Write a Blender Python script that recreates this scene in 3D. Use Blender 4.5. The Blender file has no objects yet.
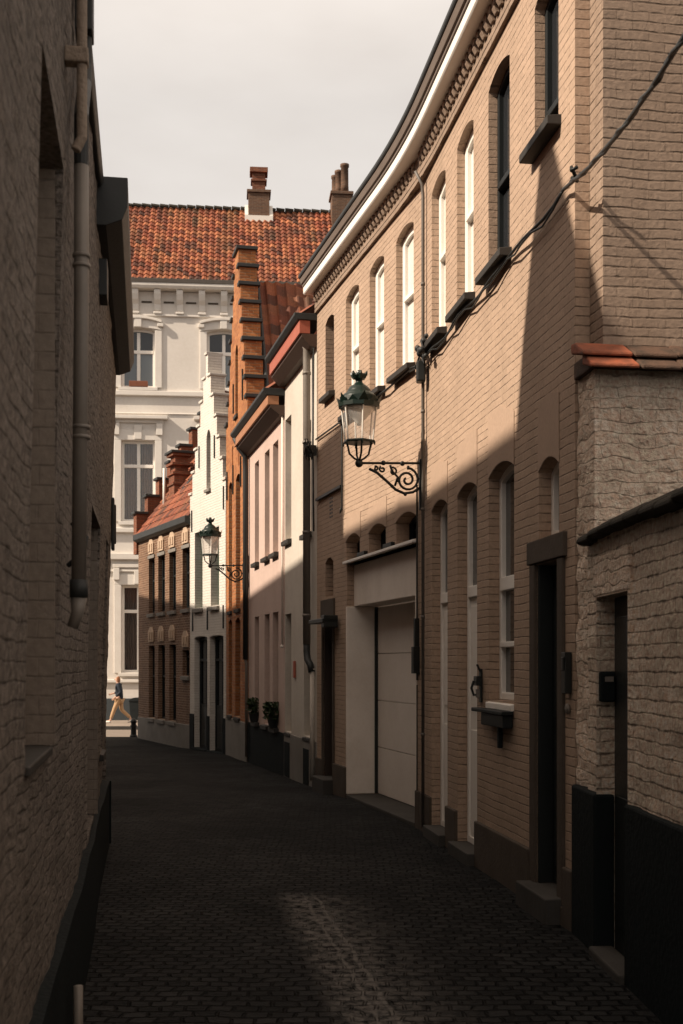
import bpy, math, random
from mathutils import Matrix, Vector, noise
R = random.Random(7)
S = bpy.context.scene
COL = S.collection
rad = math.radians
PI = math.pi

# ------------------------------------------------------------------ mesh helper
class MB:
    def __init__(s): s.v = []; s.f = []
    def quad(s, *p):
        n = len(s.v); s.v += [tuple(q) for q in p]; s.f.append(tuple(range(n, n+len(p))))
    def box(s, x0, x1, y0, y1, z0, z1):
        n = len(s.v)
        s.v += [(x0,y0,z0),(x1,y0,z0),(x1,y1,z0),(x0,y1,z0),(x0,y0,z1),(x1,y0,z1),(x1,y1,z1),(x0,y1,z1)]
        for f in ((3,2,1,0),(4,5,6,7),(0,1,5,4),(1,2,6,5),(2,3,7,6),(3,0,4,7)): s.f.append(tuple(n+i for i in f))
    def prism(s, poly, d0, d1, axis='y'):
        """poly in (a,b); axis y: (a,d,b), axis x: (d,a,b), axis z: (a,b,d)"""
        def P(a, b, d): return (a,d,b) if axis=='y' else ((d,a,b) if axis=='x' else (a,b,d))
        n = len(s.v); k = len(poly)
        s.v += [P(a,b,d0) for a,b in poly] + [P(a,b,d1) for a,b in poly]
        s.f.append(tuple(range(n, n+k))); s.f.append(tuple(range(n+2*k-1, n+k-1, -1)))
        for i in range(k):
            j = (i+1) % k; s.f.append((n+i, n+k+i, n+k+j, n+j))
    def tube(s, pts, r, n=8, closed=False):
        pts = [Vector(p) for p in pts]; m = len(pts); rings = []
        rs = r if isinstance(r, (list, tuple)) else [r]*m
        up = None
        for i, p in enumerate(pts):
            a = pts[i-1] if i > 0 else p; b = pts[i+1] if i < m-1 else p
            t = (b-a).normalized()
            if up is None:
                up = Vector((0,0,1)) if abs(t.z) < .9 else Vector((1,0,0))
            x = t.cross(up)
            if x.length < 1e-4: x = t.cross(Vector((1,.3,0)))
            x.normalize(); y = x.cross(t).normalized(); up = y
            base = len(s.v)
            for k in range(n):
                q = p + (x*math.cos(2*PI*k/n) + y*math.sin(2*PI*k/n))*rs[i]
                s.v.append(tuple(q))
            rings.append(base)
        for i in range(m-1):
            for k in range(n):
                s.f.append((rings[i]+k, rings[i]+(k+1)%n, rings[i+1]+(k+1)%n, rings[i+1]+k))
        s.f.append(tuple(rings[0]+k for k in range(n))[::-1]); s.f.append(tuple(rings[-1]+k for k in range(n)))
    def lathe(s, prof, n=16, c=(0,0,0), ph=0):
        base = len(s.v)
        for r, z in prof:
            for k in range(n):
                a = 2*PI*k/n+ph; s.v.append((c[0]+r*math.cos(a), c[1]+r*math.sin(a), c[2]+z))
        for i in range(len(prof)-1):
            for k in range(n):
                s.f.append((base+i*n+k, base+i*n+(k+1)%n, base+(i+1)*n+(k+1)%n, base+(i+1)*n+k))
        s.f.append(tuple(base+k for k in range(n))[::-1]); s.f.append(tuple(base+(len(prof)-1)*n+k for k in range(n)))
    def ball(s, c, r, n=10, sc=(1,1,1)):
        prof = [(max(.0005, r*math.sin(PI*i/n)), -r*math.cos(PI*i/n)) for i in range(n+1)]
        b = len(s.v); s.lathe(prof, 12)
        for i in range(b, len(s.v)):
            x,y,z = s.v[i]; s.v[i] = (c[0]+x*sc[0], c[1]+y*sc[1], c[2]+z*sc[2])

WM = {}
def place(o, parent, M):
    COL.objects.link(o); WM[o.name] = M
    if parent is not None:
        o.parent = parent; o.matrix_basis = WM[parent.name].inverted() @ M
    else: o.matrix_basis = M
def obj(name, mb, mat, parent=None, M=None, smooth=False, bevel=0):
    me = bpy.data.meshes.new(name); me.from_pydata(mb.v, [], mb.f); me.update()
    if mat: me.materials.append(mat)
    if smooth:
        for p in me.polygons: p.use_smooth = True
    o = bpy.data.objects.new(name, me)
    if M is None: M = WM[parent.name] if parent is not None else Matrix.Identity(4)
    place(o, parent, M)
    if bevel:
        b = o.modifiers.new('bevel','BEVEL'); b.width = bevel; b.segments = 2; b.limit_method = 'ANGLE'
    return o
def tag(o, label=None, cat=None, group=None, kind=None):
    if label: o['label'] = label
    if cat: o['category'] = cat
    if group: o['group'] = group
    if kind: o['kind'] = kind
    return o
def thing(name, M, label, cat, group=None):
    o = bpy.data.objects.new(name, None); o.empty_display_size = .2
    place(o, None, M); return tag(o, label, cat, group)
def frame(x, y, ux, uy, z=0):
    """local x along the facade, local y out of the facade, z up"""
    u = Vector((ux,uy,0)).normalized(); d = Vector((0,0,1)).cross(u)
    return Matrix(((u.x,d.x,0,x),(u.y,d.y,0,y),(0,0,1,z),(0,0,0,1)))
def copy_tree(o, M, label):
    def rec(q, parent):
        c = q.copy(); COL.objects.link(c)
        if parent is not None: c.parent = parent; c.matrix_parent_inverse = Matrix.Identity(4); c.matrix_basis = q.matrix_basis.copy()
        for ch in list(q.children): rec(ch, c)
        return c
    c = rec(o, None); c.matrix_basis = M; WM[c.name] = M; c['label'] = label
    return c

# ------------------------------------------------------------------ materials
class NT:
    def __init__(s, name):
        s.m = bpy.data.materials.new(name); s.m.use_nodes = True; s.t = s.m.node_tree
        s.b = s.t.nodes['Principled BSDF']; s.tc = None
    def n(s, typ, **kw):
        q = s.t.nodes.new(typ)
        for k, v in kw.items():
            if k in q.inputs: q.inputs[k].default_value = v
            else: setattr(q, k, v)
        return q
    def l(s, a, b): s.t.links.new(a, b)
    def obj(s):
        if not s.tc: s.tc = s.n('ShaderNodeTexCoord')
        return s.tc.outputs['Object']
    def math(s, op, a, b=None):
        q = s.n('ShaderNodeMath', operation=op)
        for i, v in enumerate((a, b)):
            if v is None: continue
            if isinstance(v, (int, float)): q.inputs[i].default_value = v
            else: s.l(v, q.inputs[i])
        return q.outputs[0]
    def noise(s, vec, scale, detail=4, rough=.55):
        q = s.n('ShaderNodeTexNoise', Scale=scale, Detail=detail, Roughness=rough)
        s.l(vec, q.inputs['Vector']); return q.outputs['Fac']
    def ramp(s, fac, p0, p1, c0=(0,0,0,1), c1=(1,1,1,1)):
        q = s.n('ShaderNodeValToRGB'); s.l(fac, q.inputs['Fac'])
        e = q.color_ramp.elements; e[0].position = p0; e[1].position = p1; e[0].color = c0; e[1].color = c1
        return q.outputs['Color']
    def mix(s, fac, a, b, mode='MIX'):
        q = s.n('ShaderNodeMix', data_type='RGBA', blend_type=mode)
        for i, v in ((0,fac),(6,a),(7,b)):
            if isinstance(v, (int,float)): q.inputs[i].default_value = v
            elif isinstance(v, tuple): q.inputs[i].default_value = v if len(v)==4 else (*v,1)
            else: s.l(v, q.inputs[i])
        return q.outputs[2]
    def bump(s, h, strength, dist):
        q = s.n('ShaderNodeBump', Strength=strength, Distance=dist); s.l(h, q.inputs['Height'])
        s.l(q.outputs['Normal'], s.b.inputs['Normal'])

def c4(c, k=1.0): return (c[0]*k, c[1]*k, c[2]*k, 1)

def brick_mat(name, c1, c2, mortar, bw=.215, rh=.062, ms=.005, dist=.008, wob=.004, lump=.0, stain=.25, rough=.8, stain_col=None, smooth=.15, hj=.0, fine_amt=.22, bwt=1.0, grain=0., broken=(.40,.60)):
    t = NT(name); P = t.obj()
    sep = t.n('ShaderNodeSeparateXYZ'); t.l(P, sep.inputs[0])
    u = t.math('ADD', sep.outputs[0], sep.outputs[1])
    comb = t.n('ShaderNodeCombineXYZ'); t.l(u, comb.inputs[0]); t.l(sep.outputs[2], comb.inputs[1])
    vec = comb.outputs[0]
    if wob:
        nz = t.n('ShaderNodeTexNoise', Scale=4.0, Detail=3.0); t.l(P, nz.inputs['Vector'])
        sub = t.n('ShaderNodeVectorMath', operation='SUBTRACT'); t.l(nz.outputs['Color'], sub.inputs[0]); sub.inputs[1].default_value = (.5,.5,.5)
        scl = t.n('ShaderNodeVectorMath', operation='SCALE'); t.l(sub.outputs[0], scl.inputs[0]); scl.inputs['Scale'].default_value = wob*6
        add = t.n('ShaderNodeVectorMath', operation='ADD'); t.l(vec, add.inputs[0]); t.l(scl.outputs[0], add.inputs[1]); vec = add.outputs[0]
    br = t.n('ShaderNodeTexBrick', Scale=1.0)
    t.l(vec, br.inputs['Vector'])
    br.inputs['Mortar Size'].default_value = ms; br.inputs['Mortar Smooth'].default_value = smooth
    br.inputs['Brick Width'].default_value = bw; br.inputs['Row Height'].default_value = rh; br.inputs['Bias'].default_value = 0
    br.inputs['Color1'].default_value = c4(c1); br.inputs['Color2'].default_value = c4(c2); br.inputs['Mortar'].default_value = c4(mortar)
    big = t.noise(P, 1.3, 6, .62)
    sv = t.n('ShaderNodeSeparateXYZ'); t.l(vec, sv.inputs[0])
    fr_ = t.math('FRACT', t.math('DIVIDE', sv.outputs[1], rh))
    mr = t.n('ShaderNodeMapRange'); t.l(t.math('MULTIPLY', t.math('ABSOLUTE', t.math('SUBTRACT', fr_, .5)), 2.0), mr.inputs[0])
    mr.inputs[1].default_value = 1-4.2*ms/rh; mr.inputs[2].default_value = 1-1.2*ms/rh
    gap = t.math('MULTIPLY', mr.outputs[0], t.ramp(t.noise(P, 9, 5, .7), *broken))
    mp_ = t.n('ShaderNodeMapping'); mp_.inputs['Scale'].default_value = (5,5,.35); t.l(P, mp_.inputs[0])
    streak = t.noise(mp_.outputs[0], 1.0, 5, .6)
    sc = stain_col or (c1[0]*.55, c1[1]*.5, c1[2]*.45)
    m = t.ramp(big, .45, .75)
    f = t.math('MULTIPLY', m, stain)
    col = t.mix(f, br.outputs['Color'], c4(sc))
    col = t.mix(t.math('MULTIPLY', t.ramp(streak, .5, .8), stain*.9), col, c4(sc))
    if hj: col = t.mix(t.math('MULTIPLY', gap, hj), col, c4((sc[0]*.55, sc[1]*.55, sc[2]*.55)))  # darker bed joints, with the shadow under each course painted in
    fine = t.noise(P, 38, 4, .6)
    col = t.mix(fine_amt, col, t.ramp(fine, .3, .7, (.25,.25,.25,1), (.85,.85,.85,1)), 'OVERLAY')
    t.l(col, t.b.inputs['Base Color']); t.b.inputs['Roughness'].default_value = rough
    t.b.inputs['Specular IOR Level'].default_value = .25
    h = t.math('MULTIPLY', t.math('SUBTRACT', 1.0, br.outputs['Fac']), bwt)
    h = t.math('ADD', h, t.math('MULTIPLY', fine, .35))
    if hj: h = t.math('SUBTRACT', h, t.math('MULTIPLY', gap, .6*bwt))
    if lump:
        h = t.math('ADD', h, t.math('MULTIPLY', t.noise(P, 13, 5, .6), lump))
    if grain: h = t.math('ADD', h, t.math('MULTIPLY', t.noise(P, 24, 8, .72), grain))
    t.bump(h, 1.0, dist)
    return t.m

def paint(name, c, rough=.6, var=.25, scale=3, bump=.15, bdist=.004, metal=0, dark=None, spec=.35):
    t = NT(name); P = t.obj()
    n1 = t.noise(P, scale, 6, .62)
    d = dark or (c[0]*.6, c[1]*.57, c[2]*.53)
    f = t.math('MULTIPLY', t.ramp(n1, .4, .78), var*2)
    col = t.mix(f, c4(c), c4(d))
    n2 = t.noise(P, scale*14, 3)
    col = t.mix(.12, col, t.ramp(n2, .3, .7, (.3,.3,.3,1), (.8,.8,.8,1)), 'OVERLAY')
    t.l(col, t.b.inputs['Base Color'])
    t.l(t.math('ADD', t.math('MULTIPLY', n2, .25), rough-.12), t.b.inputs['Roughness'])
    t.b.inputs['Metallic'].default_value = metal; t.b.inputs['Specular IOR Level'].default_value = spec
    if bump: t.bump(t.math('ADD', n2, n1), bump, bdist)
    return t.m

def tile_mat(name, c1, c2, c3, tw, th, moss=.2):
    t = NT(name); P = t.obj()
    sep = t.n('ShaderNodeSeparateXYZ'); t.l(P, sep.inputs[0])
    fx = t.math('FLOOR', t.math('DIVIDE', sep.outputs[0], tw)); fy = t.math('FLOOR', t.math('DIVIDE', t.math('ADD', sep.outputs[1], .002), th))
    cb = t.n('ShaderNodeCombineXYZ'); t.l(fx, cb.inputs[0]); t.l(fy, cb.inputs[1])
    wn = t.n('ShaderNodeTexWhiteNoise', noise_dimensions='3D'); t.l(cb.outputs[0], wn.inputs['Vector'])
    q = t.n('ShaderNodeValToRGB'); t.l(wn.outputs['Value'], q.inputs['Fac'])
    e = q.color_ramp.elements; e[0].color = c4(c2); e[1].color = c4(c3); e[1].position = .95
    m = e.new(.45); m.color = c4(c1)
    big = t.noise(P, .9, 5, .65)
    mp_ = t.n('ShaderNodeMapping'); mp_.inputs['Scale'].default_value = (1.6,.25,1); t.l(P, mp_.inputs[0])
    st_ = t.noise(mp_.outputs[0], 1.0, 6, .7)
    f = t.math('MULTIPLY', t.ramp(big, .45, .7), moss*2)
    col = t.mix(f, q.outputs['Color'], (.06,.045,.03))
    col = t.mix(t.math('MULTIPLY', t.ramp(st_, .5, .68), .55), col, (.075,.055,.022))
    fine = t.noise(P, 25, 4)
    col = t.mix(.3, col, t.ramp(fine, .3, .7, (.2,.2,.2,1), (.8,.8,.8,1)), 'OVERLAY')
    t.l(col, t.b.inputs['Base Color']); t.b.inputs['Roughness'].default_value = .75; t.b.inputs['Specular IOR Level'].default_value = .3
    t.bump(fine, .3, .006)
    return t.m

def glass(name, tint=(.02,.022,.025), rough=.06):
    t = NT(name); t.b.inputs['Base Color'].default_value = c4(tint); t.b.inputs['Roughness'].default_value = rough
    t.b.inputs['Specular IOR Level'].default_value = .6
    n = t.noise(t.obj(), 2.2, 2); t.bump(n, .12, .02)
    return t.m
def clear_glass(name, frost=.1, gl=.1, col=(.8,.78,.74)):
    t = NT(name); out = t.t.nodes['Material Output']
    tr = t.n('ShaderNodeBsdfTransparent'); g = t.n('ShaderNodeBsdfGlossy', Roughness=.05); d = t.n('ShaderNodeBsdfDiffuse', Color=c4(col))
    m1 = t.n('ShaderNodeMixShader'); m2 = t.n('ShaderNodeMixShader')
    dirt = t.math('MULTIPLY', t.noise(t.obj(), 9, 4), frost*2)
    t.l(dirt, m1.inputs[0]); t.l(tr.outputs[0], m1.inputs[1]); t.l(d.outputs[0], m1.inputs[2])
    m2.inputs[0].default_value = gl; t.l(m1.outputs[0], m2.inputs[1]); t.l(g.outputs[0], m2.inputs[2])
    t.l(m2.outputs[0], out.inputs['Surface']); t.t.nodes.remove(t.b)
    return t.m

M_ = {}
M_['beige'] = brick_mat('beige_painted_brick', (.4306,.3090,.2261), (.3789,.2719,.1990), (.3617,.2589,.1855), ms=.0030, dist=.009, wob=.0035, stain=.45, hj=.75, stain_col=(.2842,.2064,.1467))
M_['beige_smooth'] = paint('beige_painted_render', (.3982,.2833,.2078), .8, .2, 2.2, .35, .006, dark=(.2986,.2200,.1592))
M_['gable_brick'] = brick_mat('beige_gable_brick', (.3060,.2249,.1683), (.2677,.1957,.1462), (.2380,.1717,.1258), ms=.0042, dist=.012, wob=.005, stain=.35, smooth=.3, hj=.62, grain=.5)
M_['rough_white'] = brick_mat('old_whitewashed_brick', (.80,.63,.49), (.71,.555,.43), (.62,.48,.37), bw=.21, rh=.070, ms=.006, dist=.022, wob=.006, lump=1.2, stain=.4, smooth=.6, hj=.85, fine_amt=.75, bwt=.75, grain=1.8, stain_col=(.36,.27,.20), broken=(.47,.60))
M_['old_plaster'] = brick_mat('old_lumpy_plaster', (.80,.62,.48), (.77,.595,.46), (.74,.575,.445), bw=.25, rh=.075, ms=.006, dist=.02, wob=.02, lump=3.0, stain=.5, smooth=.7, hj=.5, fine_amt=.6, bwt=.5, grain=1.3, stain_col=(.40,.30,.22), broken=(.5,.62))
M_['old_paint'] = paint('old_limewash', (.2550,.1988,.1537), .8, .3, 4, .6, .012)
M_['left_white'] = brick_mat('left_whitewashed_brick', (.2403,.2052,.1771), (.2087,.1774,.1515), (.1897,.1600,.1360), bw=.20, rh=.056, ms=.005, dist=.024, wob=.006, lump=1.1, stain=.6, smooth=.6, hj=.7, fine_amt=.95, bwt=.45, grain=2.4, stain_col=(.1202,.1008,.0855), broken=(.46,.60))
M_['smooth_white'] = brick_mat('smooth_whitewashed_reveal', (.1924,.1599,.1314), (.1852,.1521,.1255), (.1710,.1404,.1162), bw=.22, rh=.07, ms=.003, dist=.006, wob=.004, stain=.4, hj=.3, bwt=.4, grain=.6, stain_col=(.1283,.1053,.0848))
M_['orange_brick'] = brick_mat('orange_brick', (.45,.18,.062), (.29,.098,.036), (.40,.25,.145), ms=.006, dist=.009, wob=.003, stain=.4, stain_col=(.12,.048,.02), hj=.35)
M_['red_brick'] = brick_mat('red_brick', (.24,.08,.042), (.15,.052,.03), (.22,.14,.09), ms=.007, dist=.009, wob=.003, stain=.45, stain_col=(.07,.03,.018), hj=.3)
M_['dark_brick'] = brick_mat('brown_brick', (.2091,.1150,.0697), (.1255,.0663,.0404), (.3067,.2230,.1569), ms=.0085, dist=.008, wob=.003, stain=.4, stain_col=(.0627,.0348,.0195))
M_['chim_brick'] = brick_mat('sooty_brick', (.16,.085,.05), (.10,.055,.036), (.16,.12,.09), ms=.008, dist=.008, wob=.003, stain=.5, stain_col=(.05,.03,.02))
M_['white_brick'] = brick_mat('white_painted_brick', (.6396,.6045,.5460), (.6084,.5733,.5187), (.5460,.5070,.4524), ms=.004, dist=.009, wob=.005, stain=.25, hj=.3, stain_col=(.4290,.3744,.3120))
M_['pale_stucco'] = paint('pale_stucco', (.6888,.6437,.5863), .75, .16, .7, .2, .006)
M_['pale_trim'] = paint('pale_stone_trim', (.6970,.6560,.5986), .65, .14, 2, .1)
M_['cream'] = paint('cream_stucco', (.5490,.4973,.4314), .75, .2, 1.2, .25, .006)
M_['pink'] = paint('pink_stucco', (.5305,.4009,.3445), .75, .2, 1.2, .25, .006)
M_['white'] = paint('white_gloss_paint', (.84,.80,.74), .4, .08, 2, .05)
M_['dusty_white'] = paint('dusty_white_render', (.78,.70,.62), .6, .22, 2.2, .15, .004, dark=(.50,.42,.34))
M_['door_white'] = paint('white_sectional_door', (.74,.67,.60), .5, .2, 1.5, .08, .004, dark=(.52,.45,.38))
M_['dark'] = paint('black_paint', (.014,.017,.018), .5, .2, 5, .1, spec=.2)
M_['tar'] = paint('black_tarred_plinth', (.010,.0135,.0145), .75, .25, 2.5, .5, .01, spec=.08)
M_['iron'] = paint('black_iron', (.014,.016,.015), .42, .2, 9, .2)
M_['green'] = paint('dark_green_enamel', (.007,.018,.0135), .35, .2, 12, .15)
M_['green_frame'] = paint('green_window_paint', (.02,.075,.04), .45, .2, 6, .05)
M_['blue_stone'] = paint('blue_stone', (.062,.058,.053), .8, .35, 2.5, .4, .008, spec=.15)
M_['warm_stone'] = paint('weathered_stone', (.088,.070,.056), .8, .35, 3, .4, .008, spec=.15)
M_['slate_sill'] = paint('dark_stone_sill', (.03,.027,.024), .65, .3, 5, .3)
M_['zinc'] = paint('grey_zinc', (.1875,.1650,.1425), .5, .25, 3, .1, metal=.1)
M_['lead'] = paint('dark_lead_gutter', (.028,.03,.03), .55, .3, 4, .2)
M_['blue_plinth'] = paint('blue_grey_plinth', (.05,.06,.066), .7, .25, 3, .2)
M_['gutter_brown'] = paint('brown_painted_gutter', (.1680,.1320,.1080), .6, .25, 4, .1)
M_['red_eave'] = paint('red_eave_paint', (.3780,.1080,.0675), .55, .2, 4, .1)
M_['brown_wood'] = paint('dark_brown_wood', (.06,.035,.024), .6, .25, 5, .2)
M_['orange_wood'] = paint('orange_eave_board', (.36,.17,.09), .6, .25, 5, .1)
M_['dark_door'] = paint('dark_green_black_door', (.016,.019,.019), .4, .25, 3, .15)
M_['oak_door'] = paint('weathered_brown_door', (.045,.03,.022), .6, .3, 3, .2)
M_['moss'] = paint('mossy_tile_coping', (.034,.029,.02), .9, .35, 9, .8, .02)
M_['rust_tile'] = paint('orange_clay_tile', (.3060,.0850,.0382), .75, .5, 7, .5, .01, dark=(.0595,.0298,.0187))
M_['old_tile'] = paint('mossy_clay_tile', (.10,.055,.035), .85, .5, 8, .7, .015, dark=(.03,.024,.017))
M_['grey_stone'] = paint('grey_plinth_render', (.20,.185,.165), .8, .35, 1.6, .4, .008)
M_['plaque'] = paint('pale_relief_plaque', (.4960,.3680,.2640), .8, .2, 8, .5, .01)
M_['clay_pot'] = paint('terracotta', (.26,.10,.055), .8, .3, 6, .2)
M_['glass'] = glass('dark_window_glass')
M_['blue_glass'] = glass('sky_tinted_glass', (.13,.15,.165), .12)  # blue-grey base colour stands in for reflected sky
M_['dim_glass'] = glass('dim_window_glass', (.05,.045,.04), .1)
M_['lamp_glass'] = clear_glass('lantern_glass', .16, .08)
M_['pane_clear'] = clear_glass('thin_window_glass', .02, .06)
M_['curtain'] = paint('brown_curtain', (.13,.075,.042), .9, .25, 2, .1)
M_['dull_zinc'] = paint('dull_zinc', (.13,.115,.10), .5, .25, 3, .1)
M_['net'] = paint('white_net_curtain', (.62,.58,.52), .9, .1, 2, .1)
M_['blind'] = paint('white_window_blind', (.74,.70,.64), .25, .1, 2, .03)
M_['enamel'] = paint('white_enamel', (.75,.72,.66), .35, .1, 3, .03)
M_['tile_far'] = tile_mat('orange_pantiles', (.2111,.0547,.0259), (.0587,.0219,.0148), (.3597,.1329,.0587), .235, .30, .25)
M_['tile_dark'] = tile_mat('weathered_pantiles', (.20,.055,.028), (.07,.027,.018), (.28,.095,.045), .225, .29, .3)
M_['tile_mid'] = tile_mat('rust_pantiles', (.2040,.0595,.0298), (.0765,.0272,.0170), (.2720,.0935,.0425), .21, .27, .3)
M_['leaf'] = paint('dark_green_leaves', (.035,.06,.022), .6, .4, 14, 0)

def pantile(W, L, tw, th, amp=.035, lift=.03, ns=6):
    mb = MB(); nx = int(round(W/tw))*ns; rows = int(math.ceil(L/th))
    xs = [i*tw/ns for i in range(nx+1)]
    def prof(x):
        p = (x/tw) % 1.0
        return amp*(math.cos(2*PI*(p-.35))*.8 + .25*math.cos(4*PI*(p-.2)))
    lines = []
    for r in range(rows):
        lines.append((r*th, lift)); lines.append((min(L,(r+1)*th)-.001, 0))
    for y, h in lines:
        for x in xs:
            j = .006*noise.noise(Vector((x*3, y*3, 2.2)))
            mb.v.append((x, y, h+prof(x)+j))
    n = len(xs)
    for j in range(len(lines)-1):
        for i in range(n-1):
            mb.f.append((j*n+i, j*n+i+1, (j+1)*n+i+1, (j+1)*n+i))
    return mb
def slope_frame(M, o, xdir, updir):
    """local roof frame: x across, y up the slope, z out of the roof"""
    x = Vector(xdir).normalized(); y = Vector(updir).normalized(); z = x.cross(y)
    return M @ Matrix(((x.x,y.x,z.x,o[0]),(x.y,y.y,z.y,o[1]),(x.z,y.z,z.z,o[2]),(0,0,0,1)))

# ------------------------------------------------------------------ walls with openings
def op(u0, u1, z0, z1, rise=0, dep=.12, back=False): return dict(u0=u0, u1=u1, z0=z0, z1=z1, rise=rise, dep=dep, back=back)
def ztop(o, u):
    if not o['rise']: return o['z1']
    t = (u-(o['u0']+o['u1'])/2)/((o['u1']-o['u0'])/2)
    return o['z1'] + o['rise']*(1-t*t)
def wall(mb, u0, u1, z0, top, ops, D=6.0, thick=.35, ends=(True,True), shift=None):
    steps = top if isinstance(top, list) else [(u0, u1, top)]
    cuts = {u0, u1}
    for a, b, z in steps: cuts |= {a, b}
    for o in ops:
        n = 10 if o['rise'] else 1
        cuts |= {o['u0']+(o['u1']-o['u0'])*i/n for i in range(n+1)}
    cuts = sorted(c for c in cuts if u0-1e-6 <= c <= u1+1e-6)
    cl = [cuts[0]]
    for c in cuts[1:]:
        if c-cl[-1] > 1e-4: cl.append(c)
    for a, b in zip(cl, cl[1:]):
        m = (a+b)/2
        tz = next(z for p, q, z in steps if p-1e-5 <= m <= q+1e-5)
        lo = (z0, z0)
        for o in sorted((o for o in ops if o['u0'] < m < o['u1']), key=lambda o: o['z0']):
            mb.quad((b,0,lo[1]), (a,0,lo[0]), (a,0,o['z0']), (b,0,o['z0']))
            lo = (ztop(o,a), ztop(o,b))
        mb.quad((b,0,lo[1]), (a,0,lo[0]), (a,0,tz), (b,0,tz))
    for o in ops:
        a, b, d = o['u0'], o['u1'], -o['dep']
        mb.quad((a,0,o['z0']), (a,d,o['z0']), (a,d,o['z1']), (a,0,o['z1']))
        mb.quad((b,0,o['z0']), (b,0,o['z1']), (b,d,o['z1']), (b,d,o['z0']))
        mb.quad((a,0,o['z0']), (b,0,o['z0']), (b,d,o['z0']), (a,d,o['z0']))
        n = 10 if o['rise'] else 1
        for i in range(n):
            p = a+(b-a)*i/n; q = a+(b-a)*(i+1)/n
            mb.quad((p,0,ztop(o,p)), (p,d,ztop(o,p)), (q,d,ztop(o,q)), (q,0,ztop(o,q)))
        if o['back']:
            for i in range(n):
                p = a+(b-a)*i/n; q = a+(b-a)*(i+1)/n
                mb.quad((p,d,o['z0']), (q,d,o['z0']), (q,d,ztop(o,q)), (p,d,ztop(o,p)))
    zl = steps[0][2]; zr = steps[-1][2]
    if len(steps) > 1:
        for i, (a, b, z) in enumerate(steps):
            mb.quad((a,0,z), (b,0,z), (b,-thick,z), (a,-thick,z))
            mb.quad((a,-thick,z0), (b,-thick,z0), (b,-thick,z), (a,-thick,z))
            if i:
                zp = steps[i-1][2]; mb.quad((a,0,zp), (a,0,z), (a,-thick,z), (a,-thick,zp))
    if ends[0]: mb.quad((u0,0,z0), (u0,0,zl), (u0,-D,zl), (u0,-D,z0))
    if ends[1]: mb.quad((u1,0,z0), (u1,-D,z0), (u1,-D,zr), (u1,0,zr))
    if D > 1: mb.quad((u0,-D,z0), (u0,-D,zl), (u1,-D,zr), (u1,-D,z0))
def arch_poly(o, inset=0, drop=0):
    a, b = o['u0']+inset, o['u1']-inset
    n = 10 if o['rise'] else 1
    return [(a+(b-a)*i/n, ztop(o, o['u0']+(o['u1']-o['u0'])*i/n)-drop) for i in range(n+1)]
def window(parent, M, o, fm, gm, fw=.055, transoms=(), mull=(), sill=None, sill_mat=None, name='window', fd=.07, panel=None, panel_mat=None):
    """frame (with transoms at z and mullions at u), pane and sill; panel: solid below this z (a door leaf)"""
    mb = MB(); d1 = -o['dep']+.012; d0 = d1-fd
    a, b, z0 = o['u0']+.002, o['u1']-.002, o['z0']+.002
    for p, q in ((a, a+fw), (b-fw, b)):
        zz = o['z1']-.004
        mb.box(p, q, d0, d1, z0, zz)
    mb.box(a+fw, b-fw, d0+.004, d1-.004, z0, z0+fw)
    t1 = arch_poly(o, .002, .003); t0 = arch_poly(o, .002, .003+fw)
    if o['rise']: mb.prism(t0 + t1[::-1], d0+.003, d1-.003)
    else: mb.box(a+fw, b-fw, d0+.004, d1-.004, o['z1']-fw-.004, o['z1']-.004)
    for z, h in transoms: mb.box(a+fw, b-fw, d0+.002, d1+.014, z-h/2, z+h/2)
    for u, w in mull: mb.box(u-w/2, u+w/2, d0+.006, d1-.006, z0+fw, o['z1']+o['rise']*.6-fw)
    f = obj(name, mb, fm, parent, M, bevel=.006)
    p = MB(); pp = arch_poly(o, fw*.8, fw*.8); zl = z0+fw*.5 if panel is None else panel
    p.prism([(a+fw*.8, zl), (b-fw*.8, zl)] + pp[::-1], d0+.022, d0+.03)
    obj('pane', p, gm, f, M)
    if panel is not None:
        q = MB(); q.box(a+fw*.9, b-fw*.9, d0+.015, d1-.02, z0+fw*.5, panel)
        n = 2; hh = (panel-z0)/n
        for i in range(n):
            q.box(a+fw+.05, b-fw-.05, d1-.021, d1-.010, z0+.1+i*hh, z0+hh*(i+1)-.08)
        l = obj('door_leaf', q, panel_mat or fm, f, M, bevel=.006)
        h = MB(); h.tube([(a+fw+.05, d1-.02, 1.05), (a+fw+.05, d1+.03, 1.05), (a+fw+.05, d1+.035, 1.17)], .009, 6)
        obj('door_handle', h, M_['iron'], f, M, True)
    if sill:
        so, sh, si = sill        # out, height, side
        q = MB(); q.prism([(-o['dep']*.7, z0-.003), (so, z0-.022), (so, z0-.022-sh), (-o['dep']*.7, z0-.022-sh)], o['u0']-si, o['u1']+si, 'x')
        obj('sill', q, sill_mat or M_['slate_sill'], f, M, bevel=.006)
    return f

# ------------------------------------------------------------------ ground
def gz(y):
    if y < 15: return 0
    if y < 30: return -.38*(y-15)/15
    if y < 34.4: return -.38
    if y < 35.4: return -.38-.12*(y-34.4)
    return -.5
t = NT('worn_setts'); P = t.obj()
nz = t.n('ShaderNodeTexNoise', Scale=2.9, Detail=4.0); t.l(P, nz.inputs['Vector'])
sc = t.n('ShaderNodeVectorMath', operation='SCALE'); t.l(nz.outputs['Color'], sc.inputs[0]); sc.inputs['Scale'].default_value = .12
ad = t.n('ShaderNodeVectorMath', operation='ADD'); t.l(P, ad.inputs[0]); t.l(sc.outputs[0], ad.inputs[1])
br = t.n('ShaderNodeTexBrick', Scale=1.0); t.l(ad.outputs[0], br.inputs['Vector'])
for k, v in (('Mortar Size',.012),('Mortar Smooth',.7),('Brick Width',.12),('Row Height',.09),('Bias',0.)): br.inputs[k].default_value = v
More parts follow.
